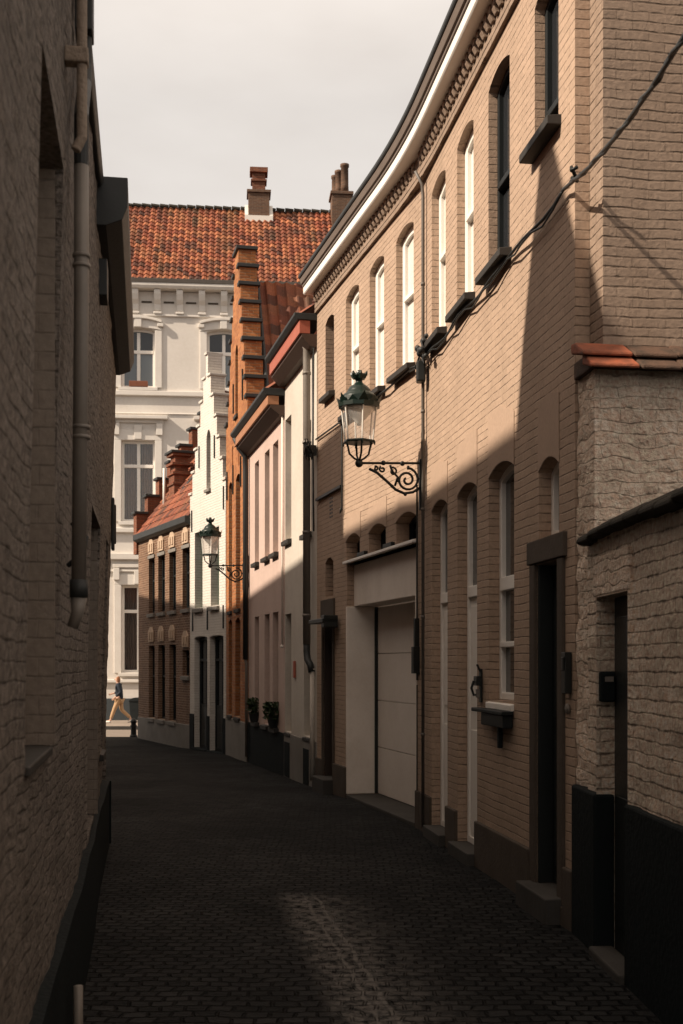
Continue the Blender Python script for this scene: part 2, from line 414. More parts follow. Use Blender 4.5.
br.inputs['Color1'].default_value = (.027,.0272,.0272,1); br.inputs['Color2'].default_value = (.0085,.009,.0094,1); br.inputs['Mortar'].default_value = (.0035,.0037,.0038,1)
big = t.noise(P, .55, 6, .65)
col = t.mix(t.math('MULTIPLY', t.ramp(big, .42, .68), .65), br.outputs['Color'], (.0085,.009,.0092))
# dried pale mortar worn into the crown of the street
sp = t.n('ShaderNodeSeparateXYZ'); t.l(P, sp.inputs[0])
cx = t.math('ADD', t.math('ADD', sp.outputs[0], t.math('MULTIPLY', sp.outputs[1], .15)), -1.144)
cx = t.math('ADD', cx, t.math('MULTIPLY', t.math('SUBTRACT', t.noise(P, 3.5, 4), .5), .09))
def mrange(v, a, b):
    q = t.n('ShaderNodeMapRange'); q.inputs[1].default_value = a; q.inputs[2].default_value = b; t.l(v, q.inputs[0]); return q.outputs[0]
lft = mrange(cx, -.34, -.20); rgt = mrange(cx, .58, -.06)
wm = t.math('MULTIPLY', lft, t.math('POWER', rgt, 1.7))
ln = t.math('MAXIMUM', mrange(t.math('ABSOLUTE', cx), .022, .008), mrange(t.math('ABSOLUTE', t.math('ADD', cx, .085)), .020, .007))
w2 = t.n('ShaderNodeMapRange'); t.l(sp.outputs[1], w2.inputs[0]); w2.inputs[1].default_value = 9.1; w2.inputs[2].default_value = 8.75
pat = t.math('MULTIPLY', wm, w2.outputs[0])
pn = t.ramp(t.noise(P, 9, 7, .78), .42, .58)
pat = t.math('MULTIPLY', pat, pn)
pat = t.math('MAXIMUM', pat, t.math('MULTIPLY', t.math('MULTIPLY', ln, w2.outputs[0]), t.ramp(t.noise(P, 14, 4, .7), .30, .48)))
col = t.mix(t.math('MULTIPLY', pat, .95), col, (.135,.125,.115))
t.l(col, t.b.inputs['Base Color']); t.b.inputs['Specular IOR Level'].default_value = .07
t.l(t.math('ADD', .55, t.math('MULTIPLY', big, .4)), t.b.inputs['Roughness'])
hs_ = t.n('ShaderNodeSeparateColor'); t.l(br.outputs['Color'], hs_.inputs[0])
h = t.math('ADD', t.math('SUBTRACT', 1.0, br.outputs['Fac']), t.math('MULTIPLY', t.noise(P, 26, 4), .6))
h = t.math('ADD', h, t.math('MULTIPLY', hs_.outputs[0], 16.0))
t.bump(h, 1.0, .022)
M_['setts'] = t.m

mb = MB()
ys = [-300,-60,-20,-8] + [i*.5 for i in range(-10, 31)] + [15+i*.5 for i in range(1,42)] + [40,50,60,120,400]
xs = [-300,-80,-30,-16] + [-10+i*.5 for i in range(0, 33)] + [10,30,80,300]
ys = sorted(set(ys))
for y in ys:
    for x in xs:
        wob = .012*noise.noise(Vector((x*.8, y*.8, 0))) if -10 < x < 7 and -8 < y < 34 else 0
        mb.v.append((x, y, gz(y)+wob))
n = len(xs)
for j in range(len(ys)-1):
    for i in range(n-1): mb.f.append((j*n+i, j*n+i+1, (j+1)*n+i+1, (j+1)*n+i))
tag(obj('ground', mb, M_['setts'], smooth=True), kind='structure', label='dark worn cobbled street')
M_['asphalt'] = paint('dry_cross_road_paving', (.21,.175,.145), .85, .2, 2, .4, .01)
M_['paving'] = paint('pale_pavement_slabs', (.27,.225,.185), .8, .25, 1.6, .4, .01)
mb = MB(); mb.box(-60, 40, 35.5, 40.0, -.56, -.494)
tag(obj('cross_road', mb, M_['asphalt']), kind='structure')
mb = MB(); mb.box(-60, 40, 40.15, 46, -.6, -.385); 
pv = tag(obj('pavement', mb, M_['paving'], bevel=.01), kind='structure')
mb = MB()
for i in range(100): mb.box(-60+i, -60+i+.992, 40.0, 40.146, -.6, -.38)
tag(obj('kerb', mb, M_['blue_stone'], bevel=.012), kind='structure')

# ------------------------------------------------------------------ big beige brick house on the right
N = frame(1.508, 7.75, -.141, 1); kN = math.sqrt(1+.141**2); uN = lambda Y: (Y-7.75)*kN
F = frame(.838, 12.5, -.259, 1); kF = math.sqrt(1+.259**2); uF = lambda Y: (Y-12.5)*kF
LN, LF = uN(12.5), uF(17.08)
BH = thing('brick_house', N, 'long two storey house of beige painted brick with tall arched windows and a white garage', 'house')
ZW = 6.70
upN = [op(uN(8.08),uN(8.61),5.41,6.42,.07,.085), op(uN(9.25),uN(9.87),4.93,6.42,.07,.085), op(uN(10.36),uN(10.96),4.93,6.42,.07,.085), op(uN(11.42),uN(12.03),4.93,6.42,.07,.085)]
loN = [op(uN(11.34),uN(12.03),.10,3.24,.075,.10), op(uN(10.24),uN(10.94),.10,3.24,.075,.10), op(uN(9.13),uN(9.86),1.43,3.24,.075,.10)]
fan = op(uN(8.07),uN(8.51),2.61,3.08,.07,.10)
doorN = op(uN(8.06),uN(8.56),.16,2.43,0,.14)
mb = MB(); wall(mb, 0, LN, -.06, ZW, upN+loN+[fan,doorN], D=7, ends=(True,False)); obj('wall', mb, M_['beige'], BH, N)
upF = [op(uF(12.77),uF(13.38),4.93,6.42,.07,.085), op(uF(13.84),uF(14.43),4.93,6.42,.07,.085), op(uF(14.9),uF(15.51),4.93,6.42,.07,.085), op(uF(16.12),uF(16.59),5.40,6.40,.06,.12)]
gar = op(uF(12.66),uF(15.46),.03,3.0,0,.45)
arF = [op(uF(a),uF(b),3.05,3.29,.075,.16) for a,b in ((12.68,13.38),(13.77,14.46),(14.86,15.5))]
smF = op(uF(16.16),uF(16.6),2.64,3.10,.07,.13); doF = op(uF(16.14),uF(16.68),.16,2.36,0,.22)
mb = MB(); wall(mb, 0, LF, -.12, ZW, upF+[gar]+arF+[smF,doF], D=7, ends=(False,True)); obj('wall', mb, M_['beige'], BH, F)
SIL = (.10,.06,.06)
for i, o in enumerate(upN):
    dk = i < 2
    window(BH, N, o, M_['dark'] if dk else M_['white'], M_['glass'] if dk else M_['blind'], .05 if dk else .085, [(5.62,.05)] if dk else [(5.75,.05)], sill=SIL)
for o in upF[:3]: window(BH, F, o, M_['white'], M_['blind'], .085, [(5.75,.05)], sill=SIL)
window(BH, F, upF[3], M_['brown_wood'], M_['glass'], .045, [(5.9,.04)], sill=(.09,.06,.05))
for o in loN[:2]:
    window(BH, N, o, M_['white'], M_['dim_glass'], .06, [(2.37,.10)], name='door', panel=2.32, panel_mat=M_['white'])
window(BH, N, loN[2], M_['white'], M_['dim_glass'], .06, [(2.37,.11),(1.88,.045)], sill=(.03,.05,.0), sill_mat=M_['white'])
window(BH, N, fan, M_['white'], M_['dim_glass'], .05)
# stone door surround near the corner
mb = MB(); a, b = doorN['u0'], doorN['u1']
mb.box(a-.12, a, -.05, .022, .12, 2.432); mb.box(b, b+.12, -.05, .022, .12, 2.432); mb.box(a-.16, b+.16, -.05, .03, 2.435, 2.60)
mb.box(a-.13, a, -.05, .03, -.04, .117); mb.box(b, b+.13, -.05, .03, -.04, .117)
obj('door_surround', mb, M_['warm_stone'], BH, N, bevel=.008)
mb = MB(); mb.box(a-.1, b+.1, -.13, .13, -.05, .166); obj('doorstep', mb, M_['blue_stone'], BH, N, bevel=.012)
mb = MB(); mb.box(a+.003, b-.003, -.17, -.11, .168, 2.425)
for i in range(2): mb.box(a+.08, b-.08, -.111, -.098, .3+i*1.05, 1.18+i*1.05)
dd = obj('door', mb, M_['dark_door'], BH, N, bevel=.006)
for p, q in ((a+.002,a+.03),(b-.03,b-.002)):
    mb = MB(); mb.box(p, q, -.108, -.004, .168, 2.425); obj('door_frame', mb, M_['dark_door'], dd, N, bevel=.004)
mb = MB(); mb.ball((a+.05,-.07,1.15),.022); mb.tube([(a+.05,-.11,1.15),(a+.05,-.07,1.15)],.01,6); obj('door_handle', mb, M_['iron'], dd, N, True)
# stone plinths between the openings
def plinths(M, spans, h, mat, parent, out=.03, z0=-.14):
    for p, q in spans:
        mb = MB(); mb.box(p, q, -.05, out, z0, h); obj('plinth', mb, mat, parent, M, bevel=.01)
plinths(N, [(.0,a-.135),(b+.135,loN[1]['u0']-.001),(loN[1]['u1']+.001,loN[0]['u0']-.001),(loN[0]['u1']+.001,LN-.005)], .385, M_['warm_stone'], BH)
plinths(F, [(.005,gar['u0']-.005),(gar['u1']+.003,doF['u0']-.06),(doF['u1']+.06,LF-.01)], .39, M_['warm_stone'], BH)
for o in loN[:2]:
    mb = MB(); mb.box(o['u0']-.02, o['u1']+.02, -.15, .09, -.05, .106); obj('doorstep', mb, M_['blue_stone'], BH, N, bevel=.01)
# garage
a, b = gar['u0'], gar['u1']
mb = MB(); mb.box(a+.002, b-.002, -.40, -.09, 2.46, 2.99); obj('garage_beam', mb, M_['dusty_white'], BH, F, bevel=.008)
mb = MB(); mb.box(a-.02, b+.03, -.14, .055, 3.0, 3.035); obj('ledge', mb, M_['white'], BH, F, bevel=.006)
for p, q in ((b-.03,b+.02),(a-.012,a+.03)):
    mb = MB(); mb.box(p, q, -.42, .012, .045, 2.456); obj('garage_jamb', mb, M_['dusty_white'], BH, F, bevel=.006)
mb = MB(); mb.box(a+.03, b-.03, -.5, .02, -.1, .04); obj('threshold', mb, M_['blue_stone'], BH, F, bevel=.01)
mb = MB(); hs = (2.455-.05)/4
for i in range(4): mb.box(a+.05, b-.05, -.44, -.40, .05+i*hs, .05+(i+1)*hs-.008)
mb.box(a+.05, b-.05, -.46, -.435, .05, 2.455)
gd = obj('garage_door', mb, M_['door_white'], BH, F, bevel=.003)
mb = MB(); mb.tube([(a+.3,-.39,.98),(a+.42,-.37,.98),(a+.54,-.39,.98)],.011,6); obj('handle', mb, M_['iron'], gd, F, True)
for p, q in ((a+.031,a+.05),(b-.05,b-.031)):
    mb = MB(); mb.box(p, q, -.44, -.36, .045, 2.455); obj('door_track', mb, M_['iron'], gd, F)
for o in arF: window(BH, F, o, M_['dark'], M_['glass'], .035, mull=[((o['u0']+o['u1'])/2,.03)])
for p, q in ((uF(13.42),uF(13.74)),(uF(14.5),uF(14.83))):
    mb = MB(); mb.box(p, q, .003, .05, 3.04, 3.085); obj('bracket', mb, M_['iron'], BH, F, bevel=.004)
def patch(M, o, h, w, seed):
    rr = random.Random(seed); lo_ = arch_poly(o, 0, -.004); a, b = o['u0'], o['u1']
    top_ = [(b+w, o['z1']+h+rr.uniform(-.06,.06)), ((a+b)/2, o['z1']+h+rr.uniform(-.03,.05)), (a-w, o['z1']+h+rr.uniform(-.08,.06))]
    mb = MB(); mb.prism([(a-w, o['z1'])]+lo_+[(b+w, o['z1'])]+top_, .002, .006); obj('rendered_arch', mb, M_['beige_smooth'], BH, M)
for i, o in enumerate(loN+[fan]): patch(N, o, (.42,.46,.48,.5)[i], .01, i)
for i, o in enumerate(arF): patch(F, o, .3, .04, 10+i)
# the small far door
a, b = doF['u0'], doF['u1']
window(BH, F, smF, M_['brown_wood'], M_['glass'], .04)
mb = MB(); mb.box(a-.08, b+.1, -.04, .028, 2.363, 2.60); mb.box(a-.055, a, -.04, .026, -.1, 2.36); mb.box(b, b+.055, -.04, .026, -.1, 2.36); obj('door_surround', mb, M_['warm_stone'], BH, F, bevel=.008)
mb = MB(); mb.box(a, b, -.21, -.17, .16, 2.36); mb.box(a+.1, b-.1, -.171, -.16, .3, 1.1); mb.box(a+.1, b-.1, -.171, -.16, 1.25, 2.2); dd = obj('door', mb, M_['oak_door'], BH, F, bevel=.005)
for p, q in ((a+.002,a+.03),(b-.03,b-.002)):
    mb = MB(); mb.box(p, q, -.168, -.004, .168, 2.355); obj('door_frame', mb, M_['oak_door'], dd, F, bevel=.004)
mb = MB(); mb.box(a-.06, b+.06, -.2, .16, -.15, .166); obj('doorstep', mb, M_['blue_stone'], BH, F, bevel=.012)
mb = MB(); mb.box(a-.35, b-.1, .03, .24, 2.26, 2.32); mb.box(a-.35, a-.18, .03, .22, 2.2, 2.36); obj('canopy', mb, M_['iron'], BH, F, bevel=.01)
# cornice swept round the bend
A_, B_, C_ = Vector((1.508, 7.75, 0)), Vector((.838, 12.5, 0)), Vector((-.349, 17.08, 0))
pl = [A_]
for i in range(9):
    t_ = i/8; p0 = B_+(A_-B_).normalized()*1.1; p1 = B_+(C_-B_).normalized()*1.1
    pl.append(p0*(1-t_)**2+B_*2*t_*(1-t_)+p1*t_*t_)
pl.append(C_)
def pnorm(i):
    a = pl[max(0,i-1)]; b = pl[min(len(pl)-1,i+1)]; u = (b-a).normalized(); return Vector((-u.y, u.x, 0))
nN = Vector((-1,-.141,0)).normalized(); nF = Vector((-1,-.259,0)).normalized(); mi = (nN+nF)/(1+nN.dot(nF))
def cornice(prof, name, mat, bev=.004):
    mb = MB(); k = len(prof); ring = []
    for p, nn in zip(pl, [pnorm(i) for i in range(len(pl))]):
        n0 = len(mb.v); ring.append(n0)
        for d, z in prof:
            q = p+nn*d; mb.v.append((q.x, q.y, z))
    for a in range(len(pl)-1):
        for i in range(k):
            j = (i+1) % k; mb.f.append((ring[a]+i, ring[a]+j, ring[a+1]+j, ring[a+1]+i))
    mb.f.append(tuple(ring[0]+i for i in range(k))[::-1]); mb.f.append(tuple(ring[-1]+i for i in range(k)))
    return obj(name, mb, mat, BH, Matrix.Identity(4), bevel=bev)
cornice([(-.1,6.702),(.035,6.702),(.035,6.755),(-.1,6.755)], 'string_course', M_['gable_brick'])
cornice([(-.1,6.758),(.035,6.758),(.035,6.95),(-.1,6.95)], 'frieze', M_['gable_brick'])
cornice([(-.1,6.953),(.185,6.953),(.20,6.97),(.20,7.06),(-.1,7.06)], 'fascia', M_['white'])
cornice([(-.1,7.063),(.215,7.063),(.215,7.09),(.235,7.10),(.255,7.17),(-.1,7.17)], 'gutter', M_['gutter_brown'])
cornice([(-.1,7.173),(.265,7.173),(.275,7.19),(.275,7.225),(-.1,7.225)], 'gutter_edge', M_['lead'])
for M, L in ((N, LN), (F, LF)):
    nd = int((L-.05)/.125)
    for i in range(nd):
        mb = MB(); u = .04+i*.125
        mb.prism([(.037,6.95),(.085,6.95),(.085,6.87),(.06,6.825),(.037,6.825)], u, u+.066, 'x')
        obj('dentil', mb, M_['gable_brick'], BH, M, bevel=.004)
pit = rad(44)
for M, L, w in ((N, LN+.25, .1), (F, LF, .0)):
    Mr = slope_frame(M, (L-(.25 if M is N else 0), .2, 7.23), (-1,0,0), (0,-math.cos(pit),math.sin(pit)))
    obj('roof', pantile(L, 5.2, .25, .33, .03, .03, 4), M_['tile_mid'], BH, Mr)
# near gable facing the camera: a brick pier step, upper brick wall, rough lower wall capped with tiles
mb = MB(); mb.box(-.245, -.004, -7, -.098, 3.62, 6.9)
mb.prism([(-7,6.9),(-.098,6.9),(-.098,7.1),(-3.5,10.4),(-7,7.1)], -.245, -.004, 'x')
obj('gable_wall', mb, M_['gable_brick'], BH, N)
def rough_box(u0, u1, d0, d1, z0, z1, amp, st=.05, seed=0, faces='fs'):
    """front (toward the viewer, -u) and street side (+d) as displaced grids, other sides plain"""
    mb = MB()
    def grid(fn, na, nb):
        base = len(mb.v)
        for j in range(nb+1):
            for i in range(na+1): mb.v.append(fn(i/na, j/nb))
        for j in range(nb):
            for i in range(na): mb.f.append((base+j*(na+1)+i, base+j*(na+1)+i+1, base+(j+1)*(na+1)+i+1, base+(j+1)*(na+1)+i))
    def dz(p):
        return amp*(noise.noise(Vector(p)*3.1+Vector((seed,0,0)))+.7*noise.noise(Vector(p)*7.3+Vector((seed,5,0)))+.5*noise.noise(Vector(p)*16))
    def front(a, b):
        y = d0+(d1-d0)*a; z = z0+(z1-z0)*b; k = min(1, (1-a)*(d1-d0)/.1)
        return (u0+dz((0,y,z))*k, y, z)
    def side(a, b):
        u = u0+(u1-u0)*a; z = z0+(z1-z0)*b; k = min(1, a*(u1-u0)/.1)
        return (u, d1+dz((u,9,z))*k, z)
    nz_ = max(2, int((z1-z0)/st))
    grid(front, max(2, int((d1-d0)/st)), nz_); grid(side, max(2, int((u1-u0)/st)), nz_)
    mb.quad((u0,d0,z1),(u1,d0,z1),(u1,d1,z1),(u0,d1,z1))
    return mb
obj('gable_base', rough_box(-.33, -.012, -7, -.012, 0, 3.56, .022, .04, 3), M_['old_plaster'], BH, N, True)
for i in range(24):
    j = R.uniform(-.008,.008); d1 = .085 if i == 0 else .05-i*.29+j; d0 = .05-i*.29-.283+j
    mb = MB(); mb.prism([(-.16,3.745+j),(-.24,3.735+j),(-.40,3.645+j),(-.40,3.62+j),(-.16,3.68+j)], d0, d1, 'y')
    obj('capping_tile', mb, M_['rust_tile'] if i == 0 else M_['old_tile'], BH, N, bevel=.012)
    d1 = .06 if i == 0 else .02-i*.27+j; d0 = .02-i*.27-.262+j
    mb = MB(); mb.prism([(-.30,3.655+j),(-.36,3.625+j),(-.49,3.55+j),(-.49,3.525+j),(-.30,3.58+j)], d0, d1, 'y')
    obj('capping_tile', mb, M_['rust_tile'] if i in (0,5) else M_['old_tile'], BH, N, bevel=.012)
mb = MB(); mb.prism([(-.37,3.568),(-.2,3.66),(-.015,3.66),(-.015,3.55),(-.345,3.55)], -7, .015, 'y'); obj('mortar_bed', mb, M_['old_tile'], BH, N, bevel=.01)
# pipes, conduits and small fittings of the house
mb = MB(); u = LN-.24
mb.tube([(u,.12,6.75),(u,.05,6.62),(u,.04,6.5),(u,.04,.05)], .017, 8)
for z in (1.0,2.2,3.3,4.3,5.6): mb.tube([(u,.04,z-.015),(u,.04,z+.015)], .023, 8)
obj('drain_pipe', mb, M_['dull_zinc'], BH, N, True)
mb = MB(); u = uF(12.6); mb.tube([(u,.02,3.6),(u,.02,1.55)], .011, 6); mb.tube([(u,.02,1.5),(u,.02,.2)], .008, 6)
mb.box(u-.035,u+.045,.0,.07,1.62,1.9); mb.box(u-.02,u+.03,.0,.05,1.9,2.2)
obj('conduit', mb, M_['iron'], BH, F, bevel=.006)
mb = MB(); mb.box(uF(15.65),uF(17.0),.0,.045,4.02,4.055); obj('batten', mb, M_['iron'], BH, F)
mb = MB(); mb.tube([(uF(17.03),.03,4.90),(uF(15.62),.03,4.88),(uF(15.60),.03,4.84),(uF(15.60),.03,3.72),(uF(15.62),.05,3.68),(uF(15.58),.05,3.74)], .012, 6); obj('conduit', mb, M_['iron'], BH, F, True)
mb = MB()
for r_ in range(6):
    for c in range(2): mb.box(uF(16.2)+c*.1, uF(16.2)+c*.1+.06, -.01, .004, 3.70+r_*.05, 3.725+r_*.05)
obj('air_vent', mb, M_['iron'], BH, F)
mb = MB(); mb.box(uN(7.80),uN(7.80)+.08,.003,.05,1.53,1.80); mb.box(uN(7.81),uN(7.81)+.05,.05,.06,1.68,1.77); obj('letter_box', mb, M_['iron'], BH, N, bevel=.008)
mb = MB(); mb.ball((uN(7.83)+.02,.015,1.43),.03,8,(1,.6,1.2)); obj('doorbell', mb, M_['zinc'], BH, N, True)

# dark bracket shelf under the ground floor window, with an iron lantern hook on the pier
SH = thing('wall_shelf', N @ Matrix.Translation((uN(9.5),0,1.36)), 'black shelf box on a bracket below the white sash window of the beige house', 'shelf')
mb = MB(); mb.box(-.38,.56,.005,.10,-.03,0); obj('shelf_board', mb, M_['dark'], SH, bevel=.006)
mb = MB(); mb.box(-.36,.30,.005,.085,-.13,-.032); obj('trough', mb, M_['dark'], SH, bevel=.008)
mb = MB(); mb.box(-.07,-.03,.004,.04,-.30,-.132); obj('bracket', mb, M_['dark'], SH, bevel=.005)
HK = thing('wall_fitting', N @ Matrix.Translation((uN(10.08),0,1.42)), 'small black iron shutter catch on the brick pier beside the white door', 'fitting')
mb = MB(); mb.box(-.03,.03,.003,.02,-.02,.26); mb.box(-.05,.05,.02,.06,.12,.2); mb.tube([(0,.02,.05),(0,.07,.04),(0,.09,.1),(0,.07,.16)],.012,6); mb.tube([(-.02,.02,.24),(-.03,.05,.3)],.01,6)
obj('catch', mb, M_['iron'], HK, bevel=.003)
mb = MB(); mb.box(-.02,.02,.02,.05,.02,.09); obj('plate', mb, M_['zinc'], HK, bevel=.003)

# ------------------------------------------------------------------ cables
def sag(p, q, n, s):
    p = Vector(p); q = Vector(q)
    return [p.lerp(q, i/n) - Vector((0,0,s*4*(i/n)*(1-i/n))) for i in range(n+1)]
W_ = lambda M, u, d, z: M @ Vector((u,d,z))
pts = []
for Y in [15.6,15.2,14.7,14.2,13.6,13.1,12.7]:
    pts.append(W_(F, uF(Y), .05+.012*math.sin(Y*7), 4.83+.02*math.sin(Y*5)))
for i in range(22):
    Y = 12.4-i*(12.4-7.85)/21
    pts.append(W_(N, uN(Y), .045+.012*math.sin(Y*6), 4.81+.018*math.sin(Y*4.3)))
key = [(1.45,7.74,4.80),(1.43,6.9,4.585),(1.41,6.08,4.42),(1.39,5.4,4.31),(1.37,4.8,4.235),(1.34,4.0,4.19),(1.30,3.0,4.23),(1.24,1.5,4.5),(1.2,.3,4.9)]
span = []
for p, q in zip(key, key[1:]):
    for i in range(4): span.append(Vector(p).lerp(Vector(q), i/4))
CB = thing('power_cable', Matrix.Identity(4), 'black twisted cable running under the upper sills and up past the corner', 'cable')
mb = MB(); mb.tube(pts+span, .0125, 6)
tw1 = [Vector(p)+Vector((.011*math.cos(i*1.9), 0, .013*math.sin(i*1.9))) for i, p in enumerate(span)]
mb.tube([pts[-1]]+tw1, .010, 6)
obj('cable', mb, M_['iron'], CB, Matrix.Identity(4), True)
mb = MB(); mb.tube([p+Vector((-.01,0,-.035+.02*math.sin(i*2.1))) for i, p in enumerate(pts[6:])], .008, 6); obj('thin_cable', mb, M_['iron'], CB, Matrix.Identity(4), True)
mb = MB(); q = W_(N, uN(12.2), .06, 4.83)
for i in range(10):
    a = q+Vector((R.uniform(-.05,.05), R.uniform(-.45,.25), R.uniform(-.10,.16))); mb.ball(a, R.uniform(.022,.04), 6, (1,1.6,1))
pp = [q+Vector((R.uniform(-.07,.02), -.35+.08*i, .1*math.sin(i*1.7))) for i in range(10)]; mb.tube(pp, .010, 5)
obj('cable_clamp', mb, M_['lead'], CB, Matrix.Identity(4), True)
mb = MB(); c = W_(N, uN(12.2), .07, 4.74); mb.box(c.x-.05,c.x+.04,c.y-.07,c.y+.07,c.z-.16,c.z+.05); obj('junction_box', mb, M_['iron'], CB, Matrix.Identity(4), bevel=.015)
mb = MB(); pp = [span[1]+Vector((.03*math.sin(i*1.3), -.03*i, .03*math.cos(i*2.1)+.01*i)) for i in range(6)]; mb.tube(pp, .012, 5); obj('tension_clamp', mb, M_['iron'], CB, Matrix.Identity(4), True)
KN = thing('cable_knot', frame(-.349,17.0,-.229,1), 'tangled black cable bundle at the corner between the beige and cream houses', 'cable')
mb = MB()
for k in range(6):
    pp = [(R.uniform(-.02,.22), .06+R.uniform(0,.1), 4.62+.30*R.random()) for i in range(7)]
    mb.tube(pp, .010, 5)
mb.box(.02,.12,.0,.09,4.68,4.82); obj('cable', mb, M_['iron'], KN, bevel=0)
mb = MB(); mb.tube([(.03,.04,6.2),(.03,.05,4.7),(.05,.04,4.0),(.02,.04,3.6)], .012, 5); obj('lead_wire', mb, M_['iron'], KN, smooth=True)

# ------------------------------------------------------------------ street lamps
def make_lamp(M, label):
    L = thing('street_lamp', M, label, 'street lamp', 'wall mounted street lamps')
    mb = MB(); mb.box(-.022,.022,.0,.022,-.46,.06); mb.tube([(0,.01,.02),(0,.64,.0)], .013, 8); mb.ball((0,.655,-.003), .042, 8)
    for d in (.2,.4): mb.ball((0,d,.01), .026, 6)
    br = obj('bracket', mb, M_['iron'], L, bevel=.003)
    mb = MB()
    sp = []
    for i in range(34):
        a = PI*.5+i*.36; r = .125*(1-i/40); sp.append((0, .15+r*math.cos(a), -.155+r*math.sin(a)))
    mb.tube(sp, .013, 6)
    low = [(0,.55,-.055),(0,.47,-.09),(0,.36,-.18),(0,.27,-.26),(0,.18,-.295),(0,.09,-.28),(0,.012,-.23)]
    mb.tube(low, .015, 6)
    for c, r, s_ in (((.30,-.075),.045,1),((.41,-.055),.034,-1),((.48,-.05),.024,1)):
        mb.tube([(0, c[0]+r*(1-i/16)*math.cos(s_*(i*.6)+1), c[1]+r*(1-i/16)*math.sin(s_*(i*.6)+1)) for i in range(13)], .011, 5)
    mb.tube([(0,.33,-.01),(0,.31,-.07),(0,.25,-.13),(0,.28,-.22)], .013, 5)
    mb.tube([(0,.14,-.01),(0,.14,-.05)], .012, 5); mb.tube([(0,.015,-.14),(0,.05,-.14)], .010, 5)
    for d, z in ((.42,-.13),(.31,-.225),(.17,-.305),(.05,-.26),(.24,-.17)): mb.ball((0,d,z), .018, 6)
    obj('scrollwork', mb, M_['iron'], br, smooth=True)
    C = (0,.655,0); n = 6
    mb = MB()
    for s_ in (-1,1):
        mb.tube([(0,.655,.02),(s_*.05,.655+s_*.0,.045),(s_*.10,.655,.09),(s_*.115,.655,.16),(s_*.13,.655,.205)], .011, 6)
        mb.tube([(0,.655,.02),(0,.655+s_*.05,.045),(0,.655+s_*.10,.09),(0,.655+s_*.115,.16),(0,.655+s_*.13,.205)], .011, 6)
    obj('fork', mb, M_['iron'], L, smooth=True)
    mb = MB(); mb.lathe([(.05,.20),(.165,.20),(.172,.212),(.165,.226),(.05,.226)], n, C)
    for k in range(n):
        a = 2*PI*k/n; mb.tube([(C[0]+.165*math.cos(a),C[1]+.165*math.sin(a),.21),(C[0]+.165*math.cos(a),C[1]+.165*math.sin(a),.175)], .008, 5)
    obj('base_ring', mb, M_['green'], L, bevel=.002)
    mb = MB()
    for k in range(n):
        a = 2*PI*k/n; x, y = math.cos(a), math.sin(a)
        mb.tube([(C[0]+.148*x,C[1]+.148*y,.225),(C[0]+.185*x,C[1]+.185*y,.565)], .009, 5)
    obj('glazing_bar', mb, M_['enamel'], L)
    mb = MB(); mb.lathe([(.142,.227),(.179,.562)], n, C); mb.f = mb.f[:-2]; obj('lantern_glass', mb, M_['lamp_glass'], L)
    mb = MB(); mb.lathe([(.16,.562),(.13,.52),(.07,.45),(.03,.41),(.02,.38)], 12, C); obj('reflector', mb, M_['enamel'], L, smooth=True)
    mb = MB(); mb.lathe([(.19,.555),(.215,.56),(.215,.60),(.205,.61),(.20,.66),(.165,.665)], n*2, C)
    for k in range(n*2):
        a = 2*PI*k/(n*2); x, y = math.cos(a), math.sin(a); tx, ty = -y, x; w = .052
        big_ = k % 2 == 0; h = .075 if big_ else .045; r1, r2 = .205, .25 if big_ else .225
        p = [(C[0]+r1*x+tx*w*s_, C[1]+r1*y+ty*w*s_, .60) for s_ in (-1,1)]
        q = (C[0]+r2*x, C[1]+r2*y, .61+h); i_ = (C[0]+(r1-.02)*x, C[1]+(r1-.02)*y, .61)
        mb.quad(p[0],p[1],q); mb.quad(p[1],i_,q); mb.quad(i_,p[0],q)
    obj('crown', mb, M_['green'], L)
    mb = MB(); mb.lathe([(.19,.64),(.175,.675),(.15,.70),(.125,.712),(.12,.73),(.10,.765),(.075,.785),(.05,.80),(.035,.82),(.035,.845)], 16, C); obj('dome', mb, M_['green'], L, smooth=True)
    mb = MB(); mb.lathe([(.03,.835),(.05,.85),(.075,.885),(.068,.90),(.03,.90)], 12, C)
    for k in range(6):
        a = 2*PI*k/6; x, y = math.cos(a), math.sin(a)
        mb.tube([(C[0]+.05*x,C[1]+.05*y,.86),(C[0]+.078*x,C[1]+.078*y,.90),(C[0]+.086*x,C[1]+.086*y,.925)], [.022,.017,.006], 5)
    mb.ball((C[0],C[1],.915), .03, 6)
    obj('finial', mb, M_['green'], L)
    return L
lamp = make_lamp(N @ Matrix.Translation((LN-.18,.045,3.76)) @ Matrix.Rotation(rad(4),4,'Z'), 'nearer green crowned lantern on a scrolled iron bracket beside the grey drain pipe')

